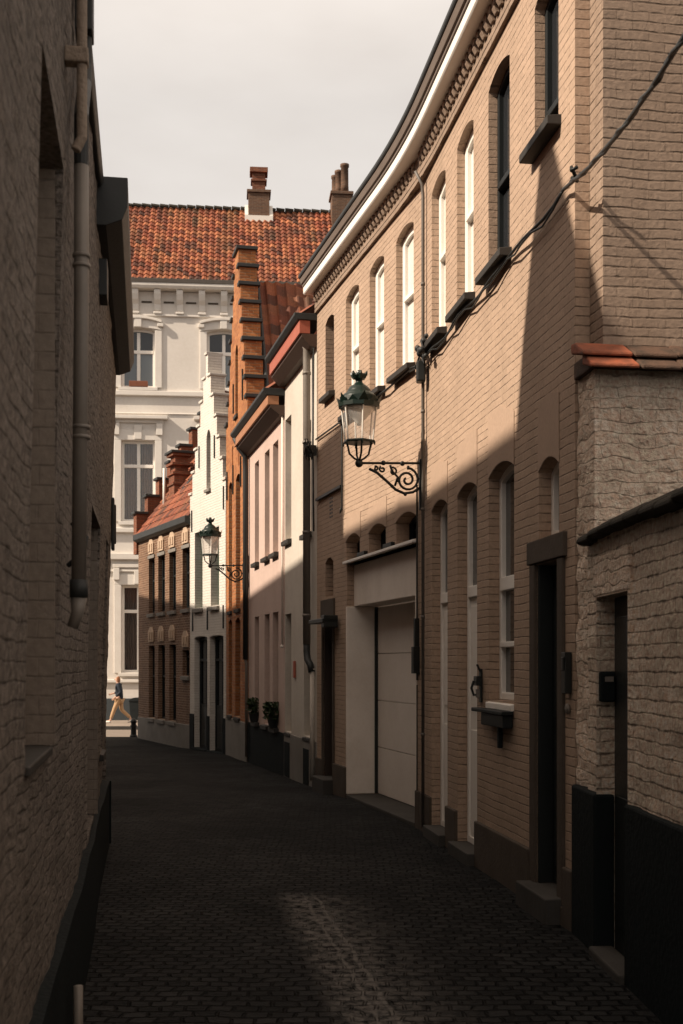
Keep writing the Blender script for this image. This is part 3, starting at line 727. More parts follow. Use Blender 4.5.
# ------------------------------------------------------------------ garden wall on the near right
G = frame(1.507, 7.43, -.034, 1); kG = math.sqrt(1+.034**2)
GW = thing('garden_wall', G, 'rough whitewashed brick wall with black tarred base and mossy sloping coping at the right edge', 'wall')
uG = lambda Y: (Y-7.43)*kG
dG = (uG(6.46), uG(7.14), .0, 2.12)
def displaced_wall(u0, u1, z0, z1, holes, amp, st, seed, lean=None, sg=1):
    us = set(); zs = set()
    k = int((u1-u0)/st); us |= {round(u0+(u1-u0)*i/k, 5) for i in range(k+1)}
    k = int((z1-z0)/st); zs |= {round(z0+(z1-z0)*i/k, 5) for i in range(k+1)}
    for a, b, c, d, dep in holes: us |= {a, b}; zs |= {c, d}
    us = sorted(us); zs = sorted(z for z in zs if z0-1e-6 <= z <= z1+1e-6)
    mb = MB(); idx = {}
    def D(u, z):
        p = Vector((u, seed, z))
        v = noise.noise(p*2.3)*.8+noise.noise(p*6.1)*.6+noise.noise(Vector((u*11, seed, z*15.5)))*.45
        k = 1.0
        for a, b, c, d, dep in holes:
            du = max(a-u, u-b, 0); dz_ = max(c-z, z-d, 0); k = min(k, max(du, dz_)/.08)
        v = -amp*(.9+v)*k if k < 1 else -amp*(.9+v)
        return v + (lean(u, z) if lean else 0)
    def vid(i, j):
        if (i,j) not in idx:
            idx[i,j] = len(mb.v); mb.v.append((us[i], D(us[i], zs[j]), zs[j]))
        return idx[i,j]
    for i in range(len(us)-1):
        for j in range(len(zs)-1):
            mu, mz = (us[i]+us[i+1])/2, (zs[j]+zs[j+1])/2
            if any(a < mu < b and c < mz < d for a,b,c,d,_ in holes): continue
            mb.f.append((vid(i,j), vid(i,j+1), vid(i+1,j+1), vid(i+1,j)))
    for a, b, c, d, dep in holes:
        L0 = lambda u, z: lean(u, z) if lean else 0
        for u in (a, b):
            n_ = 12
            for k in range(n_):
                q0 = c+(d-c)*k/n_; q1 = c+(d-c)*(k+1)/n_
                mb.quad((u,L0(u,q0),q0),(u,-dep,q0),(u,-dep,q1),(u,L0(u,q1),q1))
        for z in (c, d): mb.quad((a,L0(a,z),z),(b,L0(b,z),z),(b,-dep,z),(a,-dep,z))
    return mb
mb = displaced_wall(uG(-5), .0, .0, 2.50, [(*dG, .11)], .020, .04, 4.4)
mb.quad((uG(-5),-.3,0),(0,-.3,0),(0,-.3,2.5),(uG(-5),-.3,2.5)); mb.quad((uG(-5),0,2.49),(0,0,2.49),(0,-.3,2.49),(uG(-5),-.3,2.49)); 
obj('wall', mb, M_['rough_white'], GW, G, True)
for p, q, h in ((dG[1]-.012, .30, .95), (uG(-5), dG[0]+.012, .97)):
    mb = MB(); mb.box(p, q, -.108, .018, -.05, h); obj('plinth', mb, M_['tar'], GW, G, bevel=.015)
mb = MB()
for i in range(46):
    u1 = -.02-i*.27; u0 = u1-.268; j = R.uniform(-.012,.012)
    mb.prism([(-.4,2.64+j),(-.15,2.61+j),(.055,2.51+j),(.07,2.475+j),(.02,2.46+j),(-.4,2.47+j)], u0, u1, 'x')
obj('coping', mb, M_['moss'], GW, G, bevel=.02)
mb = MB(); mb.box(dG[0]-.02, dG[1]+.08, -.06, .004, 2.125, 2.36); obj('lintel', mb, M_['old_plaster'], GW, G, bevel=.01)
mb = MB(); mb.box(dG[0], dG[1], -.16, -.108, .0, 2.119); mb.box(dG[0]+.08, dG[1]-.08, -.109, -.098, .2, .95); mb.box(dG[0]+.08, dG[1]-.08, -.109, -.098, 1.1, 2.0)
d_ = obj('door', mb, M_['dark_door'], GW, G, bevel=.006)
mb = MB(); mb.ball((dG[0]+.1,-.075,1.05),.02,8); obj('door_knob', mb, M_['iron'], d_, G, True)
mb = MB(); mb.box(dG[0]-.0, dG[1]+.0, -.10, .05, -.05, .05); obj('doorstep', mb, M_['blue_stone'], GW, G, bevel=.015)
BX = thing('mailbox', G @ Matrix.Translation((dG[1]-.004,-.055,1.60)), 'small dark mailbox on the reveal of the garden wall doorway', 'mailbox')
mb = MB(); mb.box(-.06,0,-.045,.045,-.10,.08); obj('case', mb, M_['tar'], BX, bevel=.012)
mb = MB(); mb.box(-.067,-.061,-.03,.02,.02,.05); obj('slot', mb, M_['zinc'], BX)

# ------------------------------------------------------------------ left house
Lf = frame(-2.227, 11.5, .163, -1); kL = math.sqrt(1+.163**2); uL = lambda Y: (11.5-Y)*kL
LH = thing('whitewashed_house', Lf, 'tall rough whitewashed brick house leaning in along the left side of the alley', 'house')
def lean(u, z):
    k = max(0, min(1, 1-u/4.0)); return .030*(z-1.9)*k - .03*max(0, 1.2-z)*k + .055*max(0, min(1, (z-1.6)/2.2))*min(1, u/3)
holes = [(uL(4.41), uL(3.5), 1.42, 3.55, .20), (uL(8.45), uL(7.22), .66, 2.68, .22), (uL(10.35), uL(9.75), 1.0, 2.75, .12)]
mb = displaced_wall(.0, uL(1.6), .0, 4.72, holes, .013, .03, 1.7, lean)
nb = 24
for i in range(nb):
    z0_, z1_ = 4.66*i/nb, 4.66*(i+1)/nb
    mb.quad((0,lean(0,z0_)-.012,z0_),(0,-6,z0_),(0,-6,z1_),(0,lean(0,z1_)-.012,z1_))
mb.quad((0,-6,0),(uL(1.6),-6,0),(uL(1.6),-6,4.66),(0,-6,4.66)); mb.quad((uL(1.6),0,0),(uL(1.6),-6,0),(uL(1.6),-6,4.66),(uL(1.6),0,4.66))
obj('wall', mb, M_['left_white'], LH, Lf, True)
# blocked window, door and narrow window in the recesses
h0, h1, h2 = holes
mb = MB(); mb.box(h0[0]-.012, h0[0]+.008, -.2, .018, h0[2]+.01, h0[3]-.01); obj('reveal', mb, M_['smooth_white'], LH, Lf)
mb = MB(); mb.box(h1[0]-.012, h1[0]+.008, -.2, .012, h1[2]+.01, h1[3]-.01); obj('reveal', mb, M_['smooth_white'], LH, Lf)
mb = MB(); mb.box(h0[0], h0[1], -.24, -.19, h0[2], h0[3]); obj('blocked_window', mb, M_['left_white'], LH, Lf)
mb = MB(); mb.prism([(-.18,1.435),(.012,1.425),(.012,1.395),(-.18,1.395)], h0[0]+.01, h0[1]-.01, 'x'); obj('sill', mb, M_['slate_sill'], LH, Lf, bevel=.006)
mb = MB(); mb.box(h1[0], h1[1], -.26, -.21, h1[2], h1[3]); mb.box(h1[0]+.1, h1[1]-.1, -.211, -.195, .75, 1.3); mb.box(h1[0]+.1, h1[1]-.1, -.211, -.195, 1.42, 2.5); obj('door', mb, M_['oak_door'], LH, Lf, bevel=.006)
o = op(h2[0], h2[1], h2[2], h2[3], 0, .10)
window(LH, Lf, o, M_['brown_wood'], M_['glass'], .05, [(2.1,.05)], sill=(.01,.05,.0))
for p, q in ((.0, uL(1.6)),):
    mb = MB(); n_ = max(2, int((q-p)/.3))
    for i in range(n_):
        u0_ = p+(q-p)*i/n_; u1_ = p+(q-p)*(i+1)/n_
        za, zb = .60+.05*noise.noise(Vector((u0_,3,0))), .60+.05*noise.noise(Vector((u1_,3,0)))
        oa, ob = (.02+lean(u0_,.4)*1.0+.008), (.02+lean(u1_,.4)+.008)
        oa = max(oa, .004); ob = max(ob, .004)
        mb.quad((u0_,oa,-.05),(u0_,oa,za),(u1_,ob,zb),(u1_,ob,-.05)); mb.quad((u0_,oa,za),(u0_,-.1,za+.02),(u1_,-.1,zb+.02),(u1_,ob,zb))
    if p == 0: mb.quad((p,.02,-.05),(p,.02,.6),(p,-2,.6),(p,-2,-.05))
    obj('plinth', mb, M_['tar'], LH, Lf)
# gutters
ua = uL(7.55)
mb = MB(); mb.prism([(-.2,4.80),(.235,4.80),(.235,4.62),(.20,4.53),(.10,4.49),(-.2,4.49)], .0, ua, 'x'); obj('gutter', mb, M_['lead'], LH, Lf, bevel=.006)
mb = MB(); mb.prism([(-.3,4.80),(.085,4.80),(.085,4.765),(.07,4.722),(-.3,4.722)], ua+.005, uL(1.6), 'x'); obj('gutter', mb, M_['lead'], LH, Lf, bevel=.012)
# roof: main slope, steep gabled dormer, chimney
pit = math.atan2(3.45, 3.0)
Lr = uL(1.6)
mb = pantile(Lr, 4.6, .25, .33, .03, .03, 3)
obj('roof', mb, M_['tile_mid'], LH, slope_frame(Lf, (Lr,.0,4.82), (-1,0,0), (0,-math.cos(pit),math.sin(pit))))
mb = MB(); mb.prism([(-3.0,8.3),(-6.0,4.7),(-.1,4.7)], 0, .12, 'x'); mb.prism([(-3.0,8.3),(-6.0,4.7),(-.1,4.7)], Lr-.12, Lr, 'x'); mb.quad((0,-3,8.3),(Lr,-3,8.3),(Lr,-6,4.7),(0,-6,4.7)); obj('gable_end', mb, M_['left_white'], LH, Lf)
# down pipe
def on(u, d, z): return (u, d+lean(u,z), z)
up = uL(4.75)
pd_ = .095
mb = MB(); mb.tube([(up,pd_,3.72),(up,pd_,3.2),(up,pd_-.01,2.06)], .029, 12)
for z in (2.62,2.66,3.30,3.34): mb.tube([(up,pd_,z),(up,pd_,z+.014)], .035, 12)
obj('drain_pipe', mb, M_['zinc'], LH, Lf, True)
mb = MB(); mb.tube([(up-.42,.09,4.74),(up-.40,.09,4.3),(up-.36,.09,4.2),(up-.12,.09,3.98),(up,pd_,3.9),(up,pd_,3.70)], .03, 12)
mb.box(up-.47,up-.33,.05,.125,4.42,4.72)
obj('hopper', mb, M_['lead'], LH, Lf, bevel=.008)
mb = MB(); mb.tube([(up,pd_-.01,1.988),(up,pd_-.015,1.93),(up,.06,1.87)], [.033,.024,.022], 12); obj('pipe_end', mb, M_['zinc'], LH, Lf, True)
mb = MB(); mb.tube([(up,pd_-.01,2.06),(up,pd_-.01,1.99)], .036, 12); mb.tube([(up-.05,.04,2.12),(up-.10,.10,2.18),(up-.12,.11,2.24),(up-.12,.05,2.30)], .010, 6); obj('pipe_shoe', mb, M_['lead'], LH, Lf, True)
mb = MB(); u = uL(4.6); mb.tube([(u,.04,4.40),(u,.09,4.36),(u,.105,4.30),(u,.105,3.75),(u,.08,3.70)], .021, 10); mb.box(u-.03,u+.03,.04,.13,4.03,4.09); obj('vent_pipe', mb, M_['old_paint'], LH, Lf, bevel=.01)
mb = MB(); mb.tube([(uL(4.97),.07,.39),(uL(4.97),.07,.02)], .02, 8); obj('pipe_stub', mb, M_['zinc'], LH, Lf, True)
mb = MB(); u = .35; mb.box(u-.08,u+.08,.03,.06,2.78,3.26); mb.box(u-.05,u+.05,.03,.075,2.84,3.2); obj('shutter', mb, M_['iron'], LH, Lf, bevel=.01)
mb = MB(); u = uL(7.9); mb.box(u-.12,u+.12,.03,.10,4.12,4.36); obj('bracket', mb, M_['lead'], LH, Lf, bevel=.008)

SUN_EL = 37.5
sunh = Vector((-.93,-.365,0)).normalized()
tan_e = math.tan(rad(SUN_EL))
# steep gabled dormer on the left roof: its shade climbs the facade near the corner
def toward_sun(p, dist): return Vector(p)+sunh*dist+Vector((0,0,dist*tan_e))
pk = W_(N, uN(8.35), 0, 5.45); q = toward_sun(pk, 4.3); ql = Lf.inverted() @ q
DM = [(ql.x-.85, 3.0), (ql.x+1.7, 3.0)]
mb = MB(); zt = ql.z
poly = [(ql.x-.55, 5.2), (ql.x-.55, zt-1.3), (ql.x-.12, zt-.12), (ql.x, zt), (ql.x+.12, zt-.1), (ql.x+1.05, zt-1.75), (ql.x+1.05, 5.2)]
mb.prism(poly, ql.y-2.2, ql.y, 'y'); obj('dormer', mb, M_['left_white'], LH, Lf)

# house round the bend, continuing the left side
X = frame(-2.227-.30*22, 11.5+22, .30, -1)
kX = math.sqrt(1.09); LX = 22*kX
mb = MB()
opx = [op(LX-a-.8, LX-a, 1.0, 2.5, 0, .15) for a in (2.2,4.6,7.0,9.4,11.8,14.2,16.6,19)]
opy = [op(LX-a-.8, LX-a, 3.2, 4.2, 0, .15) for a in (2.2,4.6,7.0,9.4,11.8,14.2,16.6,19)]
XH = thing('whitewashed_house', X, 'low whitewashed house round the bend behind the left wall', 'house')
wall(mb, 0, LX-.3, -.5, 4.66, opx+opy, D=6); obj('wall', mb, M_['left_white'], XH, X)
for o in opx+opy: window(XH, X, o, M_['brown_wood'], M_['glass'], .06, mull=[((o['u0']+o['u1'])/2,.05)], sill=(.06,.06,.04))
obj('roof', pantile(LX-.3, 4.6, .25, .33, .03, .03, 3), M_['tile_mid'], XH, slope_frame(X, (LX-.3,.1,4.7), (-1,0,0), (0,-math.cos(pit),math.sin(pit))))
mb = MB(); mb.prism([(-3.0,8.3),(-6.0,4.66),(-.1,4.66)], 0, .12, 'x'); mb.prism([(-3.0,8.3),(-6.0,4.66),(-.1,4.66)], LX-.42, LX-.3, 'x'); mb.quad((0,-3,8.3),(LX-.3,-3,8.3),(LX-.3,-6,4.66),(0,-6,4.66)); obj('gable_end', mb, M_['left_white'], XH, X)
# its taller middle part, whose shade reaches higher on the facade opposite
qa = X.inverted() @ toward_sun((3.562-.229*15.62+.0, 15.62, 4.9), 5.2); qb = X.inverted() @ toward_sun((3.562-.229*17.5, 17.5, 4.85), 5.2)
mb = MB(); mb.prism([(qb.x,5.0),(qb.x,qb.z),(qa.x,qa.z),(qa.x,5.0)], qa.y-2.0, qa.y, 'y'); obj('raised_storey', mb, M_['left_white'], XH, X)

# ------------------------------------------------------------------ cream house
C = frame(-.349, 17.085, -.229, 1); kC = math.sqrt(1+.229**2)
LC = 2.58
CH = thing('cream_house', C, 'narrow cream rendered house with red eaves board and thick grey drain pipe', 'house')
ops = [op(2.0,2.6-.06,3.72,5.68,0,.17), op(.42,.96,3.66,5.28,0,.17), op(2.0,2.54,.62,2.52,0,.17), op(.45,.96,.64,2.5,0,.17)]
mb = MB(); wall(mb, .012, LC, -.2, 6.42, ops, D=6); obj('wall', mb, M_['cream'], CH, C)
for i, o in enumerate(ops): window(CH, C, o, M_['dusty_white'], M_['glass'], .05, [((o['z0']+o['z1'])/2+.25,.05)], sill=(.07,.07,.03) if i < 2 else (.03,.05,.0))
mb = MB(); mb.box(.02, LC-.002, -.05, .02, -.2, .6); obj('plinth', mb, M_['grey_stone'], CH, C, bevel=.01)
for p, q in ((.5,.9),(2.05,2.5)):
    mb = MB(); mb.box(p,q,.005,.03,-.1,.46); obj('cellar_hatch', mb, M_['tar'], CH, C, bevel=.006)
mb = MB(); mb.prism([(-.1,6.22),(.10,6.24),(.22,6.37),(.22,6.41),(-.1,6.41)], .0, LC, 'x'); obj('eave_soffit', mb, M_['brown_wood'], CH, C)
mb = MB(); mb.box(.0, LC, .10, .255, 6.413, 6.60); obj('eave_board', mb, M_['red_eave'], CH, C, bevel=.006)
mb = MB(); mb.prism([(-.1,6.603),(.28,6.603),(.33,6.66),(.33,6.70),(-.1,6.70)], -.02, LC+.02, 'x'); obj('gutter', mb, M_['lead'], CH, C, bevel=.008)
pit2 = rad(40)
obj('roof', pantile(2.5, 4.2, .25, .33, .03, .03, 4), M_['tile_mid'], CH, slope_frame(C, (LC,.24,6.70), (-1,0,0), (0,-math.cos(pit2),math.sin(pit2))))
mb = MB(); mb.tube([(.30,.16,6.45),(.30,.09,6.28),(.30,.09,6.1),(.30,.09,2.0)], .055, 12)
for z in (2.4,3.6,4.9,5.9): mb.tube([(.30,.09,z),(.30,.09,z+.04)], .063, 12)
obj('drain_pipe', mb, M_['zinc'], CH, C, True)
mb = MB(); mb.tube([(.30,.09,2.03),(.30,.09,1.9),(.24,.09,1.78),(.12,.07,1.70),(.09,.06,1.6)], .05, 10); obj('pipe_elbow', mb, M_['lead'], CH, C, True)
mb = MB(); mb.tube([(.09,.05,1.65),(.09,.05,.05)], .035, 10); obj('pipe_stub', mb, M_['cream'], CH, C, True)
mb = MB(); mb.box(1.6,1.72,.003,.03,1.5,1.76); obj('number_plate', mb, M_['red_eave'], CH, C, bevel=.004)

# ------------------------------------------------------------------ pink house
Pk = frame(-.926-.0, 19.6, -.229, 1); LP = 4.0
PH = thing('pink_house', Pk, 'dusty pink rendered house with three narrow windows per floor and black base', 'house')
ops = []
for a, b in ((2.70,3.2),(1.51,2.03),(.62,1.15)): ops += [op(a,b,3.62,5.5,0,.18), op(a,b+.03,.64,2.6,0,.18)]
mb = MB(); wall(mb, .0, LP, -.3, 5.95, ops, D=6); obj('wall', mb, M_['pink'], PH, Pk)
for o in ops: window(PH, Pk, o, M_['dusty_white'], M_['dim_glass'], .05, [((o['z0']+o['z1'])/2+.3,.05)], sill=(.08,.07,.04))
mb = MB(); mb.box(.002, LP-.002, -.05, .022, -.3, .58); obj('plinth', mb, M_['tar'], PH, Pk, bevel=.01)
mb = MB(); mb.prism([(-.1,5.76),(.08,5.78),(.24,5.90),(.24,5.94),(-.1,5.94)], .0, LP, 'x'); obj('eave_soffit', mb, M_['brown_wood'], PH, Pk)
mb = MB(); mb.box(.0, LP, .10, .285, 5.943, 6.09); obj('eave_board', mb, M_['orange_wood'], PH, Pk, bevel=.006)
mb = MB(); mb.prism([(-.1,6.093),(.30,6.093),(.36,6.16),(.36,6.21),(-.1,6.21)], -.02, LP, 'x'); obj('gutter', mb, M_['lead'], PH, Pk, bevel=.008)
obj('roof', pantile(4.0, 4.4, .25, .33, .03, .03, 4), M_['tile_mid'], PH, slope_frame(Pk, (LP,.26,6.21), (-1,0,0), (0,-math.cos(pit2),math.sin(pit2))))
mb = MB(); mb.tube([(3.85,.3,6.1),(3.87,.2,5.9),(3.88,.09,5.75),(3.88,.08,5.5),(3.88,.08,1.8)], .05, 10); obj('drain_pipe', mb, M_['lead'], PH, Pk, True)
mb = MB(); mb.tube([(3.88,.08,1.82),(3.88,.06,1.7),(3.88,.06,-.1)], .03, 8); obj('pipe_stub', mb, M_['zinc'], PH, Pk, True)
mb = MB(); mb.tube([(.05,.03,5.8),(.05,.03,2.0)], .018, 6); mb.ball((.05,.04,2.0),.03,6); obj('thin_pipe', mb, M_['dusty_white'], PH, Pk, True)
def plant(M, label, seed, n, w):
    r = random.Random(seed); T = thing('potted_plant', M, label, 'potted plant', 'window sill plants')
    mb = MB(); mb.lathe([(.07,0),(.10,.16),(.11,.17),(.10,.19),(.085,.185)], 12); p = obj('pot', mb, M_['lead'], T)
    mb = MB()
    for i in range(n):
        a = r.uniform(0,2*PI); rr = w*math.sqrt(r.random()); h = .18+r.random()*.26
        c = Vector((rr*math.cos(a)*1.5, rr*math.sin(a)*.8+.02, h)); d = Vector((r.uniform(-1,1),r.uniform(-1,1),r.uniform(-.4,1))).normalized(); s_ = d.cross(Vector((.3,.5,.8))).normalized()
        L_ = r.uniform(.04,.075); mb.quad(c-d*L_, c+s_*L_*.45, c+d*L_, c-s_*L_*.45)
    for i in range(8):
        a = r.uniform(0,2*PI); mb.tube([(0,0,.17),(w*.7*math.cos(a),w*.5*math.sin(a),.36)], .005, 4)
    obj('foliage', mb, M_['leaf'], T); return T
plant(Pk @ Matrix.Translation((.78,.06,.62)), 'bushy dark plant on the nearest ground floor sill of the pink house', 1, 260, .17)
plant(Pk @ Matrix.Translation((2.9,.06,.62)), 'smaller dark plant on the farthest ground floor sill of the pink house', 2, 170, .13)

# ------------------------------------------------------------------ orange stepped gable house
O = frame(-1.845, 23.5, -.23, 1); LO = 3.16
OH = thing('orange_brick_house', O, 'orange brick house with tall crow-stepped gable and dark step caps', 'house')
steps = []; ns = 8; uw = .155; zt = 10.25; dz = .415
left = [(1.24-uw*(i+1), 1.24-uw*i, zt-dz*(i+1)) for i in range(ns)][::-1]
left[0] = (0, left[0][1], left[0][2])
right = [(1.76+uw*i, 1.76+uw*(i+1), zt-dz*(i+1)) for i in range(ns)]
right[-1] = (right[-1][0], LO, right[-1][2])
steps = left + [(1.24,1.76,zt)] + right
ops = [op(2.2,2.72,2.86,5.55,.08,.13), op(.97,1.62,2.86,5.55,.08,.13), op(2.05,2.2,5.8,6.35,0,.1,True), op(1.1,1.25,5.8,6.35,0,.1,True),
       op(2.2,2.75,.62,2.6,.07,.13), op(.97,1.7,.62,2.6,.07,.13), op(1.3,1.7,6.9,8.2,.15,.12)]
mb = MB(); wall(mb, 0, LO, -.35, steps, ops, D=7, thick=.36); obj('wall', mb, M_['orange_brick'], OH, O)
for i in (0,1,4,5,6):
    o = ops[i]; window(OH, O, o, M_['brown_wood'], M_['glass'], .05, [((o['z0']+o['z1'])/2+.2,.05)], mull=[((o['u0']+o['u1'])/2,.04)], sill=(.05,.07,.02), sill_mat=M_['blue_stone'])
for a, b, z in steps:
    mb = MB(); e0 = a-.06 if (a,b,z) in left or a == 1.24 else a-.005; e1 = b+.06 if (a,b,z) in right or b == 1.76 else b+.005
    mb.box(e0, e1, -.40, .05, z+.002, z+.075); obj('step_cap', mb, M_['lead'], OH, O, bevel=.008)
mb = MB(); mb.box(.0, LO, -.05, .02, -.35, .55); obj('plinth', mb, M_['grey_stone'], OH, O, bevel=.01)
for u, z in ((.8,5.3),(1.95,5.3),(2.9,5.3),(.55,7.0),(1.9,7.0)):
    mb = MB(); mb.box(u,u+.03,.002,.03,z,z+.62); obj('wall_anchor', mb, M_['iron'], OH, O)
rl = math.hypot(1.55, 2.95); 
obj('roof', pantile(6.3, rl, .21, .27, .032, .03, 6), M_['tile_mid'], OH, slope_frame(O, (-.06,-6.7,6.75), (0,1,0), (1.55,0,2.95)))
obj('roof', pantile(6.3, rl, .21, .27, .032, .03, 4), M_['tile_mid'], OH, slope_frame(O, (LO+.04,-.4,6.75), (0,-1,0), (-1.55,0,2.95)))
mb = MB(); mb.tube([(.02,-.42,6.9),(.55,-.42,7.9),(1.15,-.42,9.1),(1.45,-.42,9.7)], .045, 8); obj('verge_flashing', mb, M_['lead'], OH, O)

# second lamp, on the orange house's near corner
copy_tree(lamp, Pk @ Matrix.Translation((3.98,.10,3.62)), 'farther and smaller green crowned lantern in front of the white stepped gable')

# ------------------------------------------------------------------ white stepped gable house
Wg = frame(-2.54-.03, 26.62, -.43, 1); LW = 2.83
WH = thing('white_gable_house', Wg, 'narrow white painted brick house with crow-stepped gable and green windows', 'house')
lt = [(0,.21,5.8),(.21,.43,6.3),(.43,.65,6.82),(.65,.88,7.34),(.88,1.12,7.86),]
rt = [(1.72,1.95,7.86),(1.95,2.18,7.34),(2.18,2.40,6.82),(2.40,2.62,6.3),(2.62,LW,5.8)]
tp = [(1.12,1.34,8.36),(1.34,1.5,8.9),(1.5,1.72,8.36)]
steps = lt+tp+rt
ops = [op(1.77,2.42,3.04,4.85,0,.2), op(.48,1.12,3.04,4.82,0,.2), op(1.4,2.46,-.30,2.33,.03,.14), op(.16,1.2,-.30,2.33,.03,.14), op(1.13,1.46,5.78,6.98,.16,.14)]
mb = MB(); wall(mb, 0, LW, -.42, steps, ops, D=7, thick=.34); obj('wall', mb, M_['white_brick'], WH, Wg)
for o in ops[:2]: window(WH, Wg, o, M_['green_frame'], M_['glass'], .05, [(4.2,.05)], mull=[((o['u0']+o['u1'])/2,.04)], sill=(.07,.09,.04), sill_mat=M_['grey_stone'])
for o in ops[2:4]: window(WH, Wg, o, M_['dark'], M_['glass'], .07, [(1.8,.06)], mull=[((o['u0']+o['u1'])/2,.05)], name='door', panel=.75, panel_mat=M_['dark_door'])
for o in ops[2:4]:
    mb = MB(); mb.box(o['u0']-.03,o['u1']+.03,-.13,.08,-.45,-.29); obj('doorstep', mb, M_['tar'], WH, Wg, bevel=.012)
window(WH, Wg, ops[4], M_['grey_stone'], M_['dim_glass'], .04, sill=(.06,.07,.03), sill_mat=M_['grey_stone'])
for a, b, z in steps:
    mb = MB(); mb.box(a-(.04 if b < 1.5 else 0), b+(.04 if a > 1.3 else 0), -.37, .035, z+.002, z+.06); obj('step_cap', mb, M_['white_brick'], WH, Wg, bevel=.008)
for p, q in ((.0,.155),(1.205,1.395),(2.465,LW)):
    mb = MB(); mb.box(p, q, -.05, .02, -.42, .5); obj('plinth', mb, M_['tar'], WH, Wg, bevel=.01)
for u, z in ((2.0,6.35),(.78,6.4),(2.62,4.9),(.1,5.15),(1.33,2.5),(.12,2.5),(2.55,2.5)):
    mb = MB(); mb.box(u,u+.03,.002,.03,z,z+.52); obj('wall_anchor', mb, M_['iron'], WH, Wg)
rl = math.hypot(1.4, 2.5)
obj('roof', pantile(6.2, rl, .21, .27, .03, .03, 4), M_['tile_mid'], WH, slope_frame(Wg, (0,-6.5,5.6), (0,1,0), (1.4,0,2.5)))
obj('roof', pantile(6.2, rl, .21, .27, .03, .03, 4), M_['tile_mid'], WH, slope_frame(Wg, (LW,-.35,5.6), (0,-1,0), (-1.4,0,2.5)))
# small thing with a drain on the near side of the white gable
mb = MB(); mb.tube([(.02,-.2,7.3),(.03,-.2,6.5),(-.02,-.1,5.6)], .05, 8); obj('side_gutter', mb, M_['lead'], WH, Wg, True)

# ------------------------------------------------------------------ brown brick house with a stepped end wall
Dk = frame(-3.66, 29.2, -.45, 1); LD = 5.0
DH = thing('brown_brick_house', Dk, 'low brown brick house with pale relief plaques over narrow windows and an orange tiled roof', 'house')
cols = ((3.3,3.9),(2.3,2.95),(1.29,1.9),(.12,.72))
ops = [op(a,b,3.08,4.55,0,.12) for a,b in cols] + [op(a,b,.25,2.2,0,.12) for a,b in cols[:3]] + [op(.15,.72,1.42,2.05,0,.12)]
mb = MB(); wall(mb, .0, LD, -.45, 5.2, ops, D=6); obj('wall', mb, M_['dark_brick'], DH, Dk)
for i, o in enumerate(ops): window(DH, Dk, o, M_['dark'], M_['glass'], .05, [((o['z0']+o['z1'])/2+.15,.05)], mull=[((o['u0']+o['u1'])/2,.035)], sill=(.06,.09,.03), sill_mat=M_['grey_stone'])
for i, (a, b) in enumerate(cols):
    for z in (4.68, 2.30 if i < 3 else 2.12):
        m_ = (a+b)/2; mb = MB(); mb.prism([(m_-.24,z),(m_+.24,z),(m_+.24,z+.28),(m_+.1,z+.40),(m_-.1,z+.40),(m_-.24,z+.28)], .002, .04, 'y')
        mb.box(m_-.17,m_-.05,.04,.065,z+.06,z+.27); mb.box(m_+.05,m_+.17,.04,.065,z+.06,z+.27); obj('plaque', mb, M_['plaque'], DH, Dk, bevel=.008)
    mb = MB(); z = 4.56; mb.box(a-.03,b+.03,.002,.03,z,z+.09); obj('lintel', mb, M_['grey_stone'], DH, Dk, bevel=.005)
mb = MB(); mb.box(.0, LD, -.05, .025, -.45, .22); obj('plinth', mb, M_['grey_stone'], DH, Dk, bevel=.01)
mb = MB(); mb.prism([(-.1,5.1),(.06,5.1),(.16,5.16),(.16,5.32),(-.1,5.32)], .0, LD, 'x'); obj('gutter', mb, M_['lead'], DH, Dk, bevel=.01)
pd = math.atan2(4, 3)
obj('roof', pantile(4.95, 4.3, .225, .29, .032, .03, 6), M_['tile_dark'], DH, slope_frame(Dk, (LD-.05,.08,5.3), (-1,0,0), (0,-math.cos(pd),math.sin(pd))))
mb = MB(); mb.quad((0,-2.5,8.7),(LD,-2.5,8.7),(LD,-6,5.2),(0,-6,5.2)); obj('roof_back', mb, M_['tile_far'], DH, Dk)
for i in range(8):
    d1 = .06-i*.325; z = 5.92+i*.50
    mb = MB(); mb.box(LD-.01, LD+.32, d1-.325, d1, 4.8, z); obj('gable_step', mb, M_['red_brick'], DH, Dk)
    mb = MB(); mb.box(LD-.06, LD+.37, d1-.34, d1+.07, z+.002, z+.075); obj('step_cap', mb, M_['lead'], DH, Dk, bevel=.008)
mb = MB(); u0, u1, d0, d1 = 3.72, 4.24, -1.12, -.66
mb.box(u0,u1,d0,d1,5.6,7.0)
for z, e in ((6.62,.04),(6.9,.05),(7.16,.07),(7.42,.05)): mb.box(u0-e,u1+e,d0-e,d1+e,z,z+.07)
mb.box(u0+.04,u1-.04,d0+.04,d1-.04,7.0,7.46)
ch = obj('chimney', mb, M_['red_brick'], DH, Dk, bevel=.008)
mb = MB(); mb.box(u0-.1,u1+.1,d0-.1,d1+.1,7.492,7.56); obj('chimney_cap', mb, M_['lead'], ch, Dk, bevel=.01)
mb = MB(); mb.tube([(4.36,-.56,7.15),(4.36,-.56,5.9)], .04, 8); mb.ball((4.36,-.5,5.85),.1,8); obj('flue_pipe', mb, M_['enamel'], ch, Dk, True)
mb = MB(); mb.tube([(3.5,-.55,6.05),(2.9,-1.0,6.75),(2.2,-1.6,7.5)], .06, 6); obj('valley_flashing', mb, M_['lead'], DH, Dk)

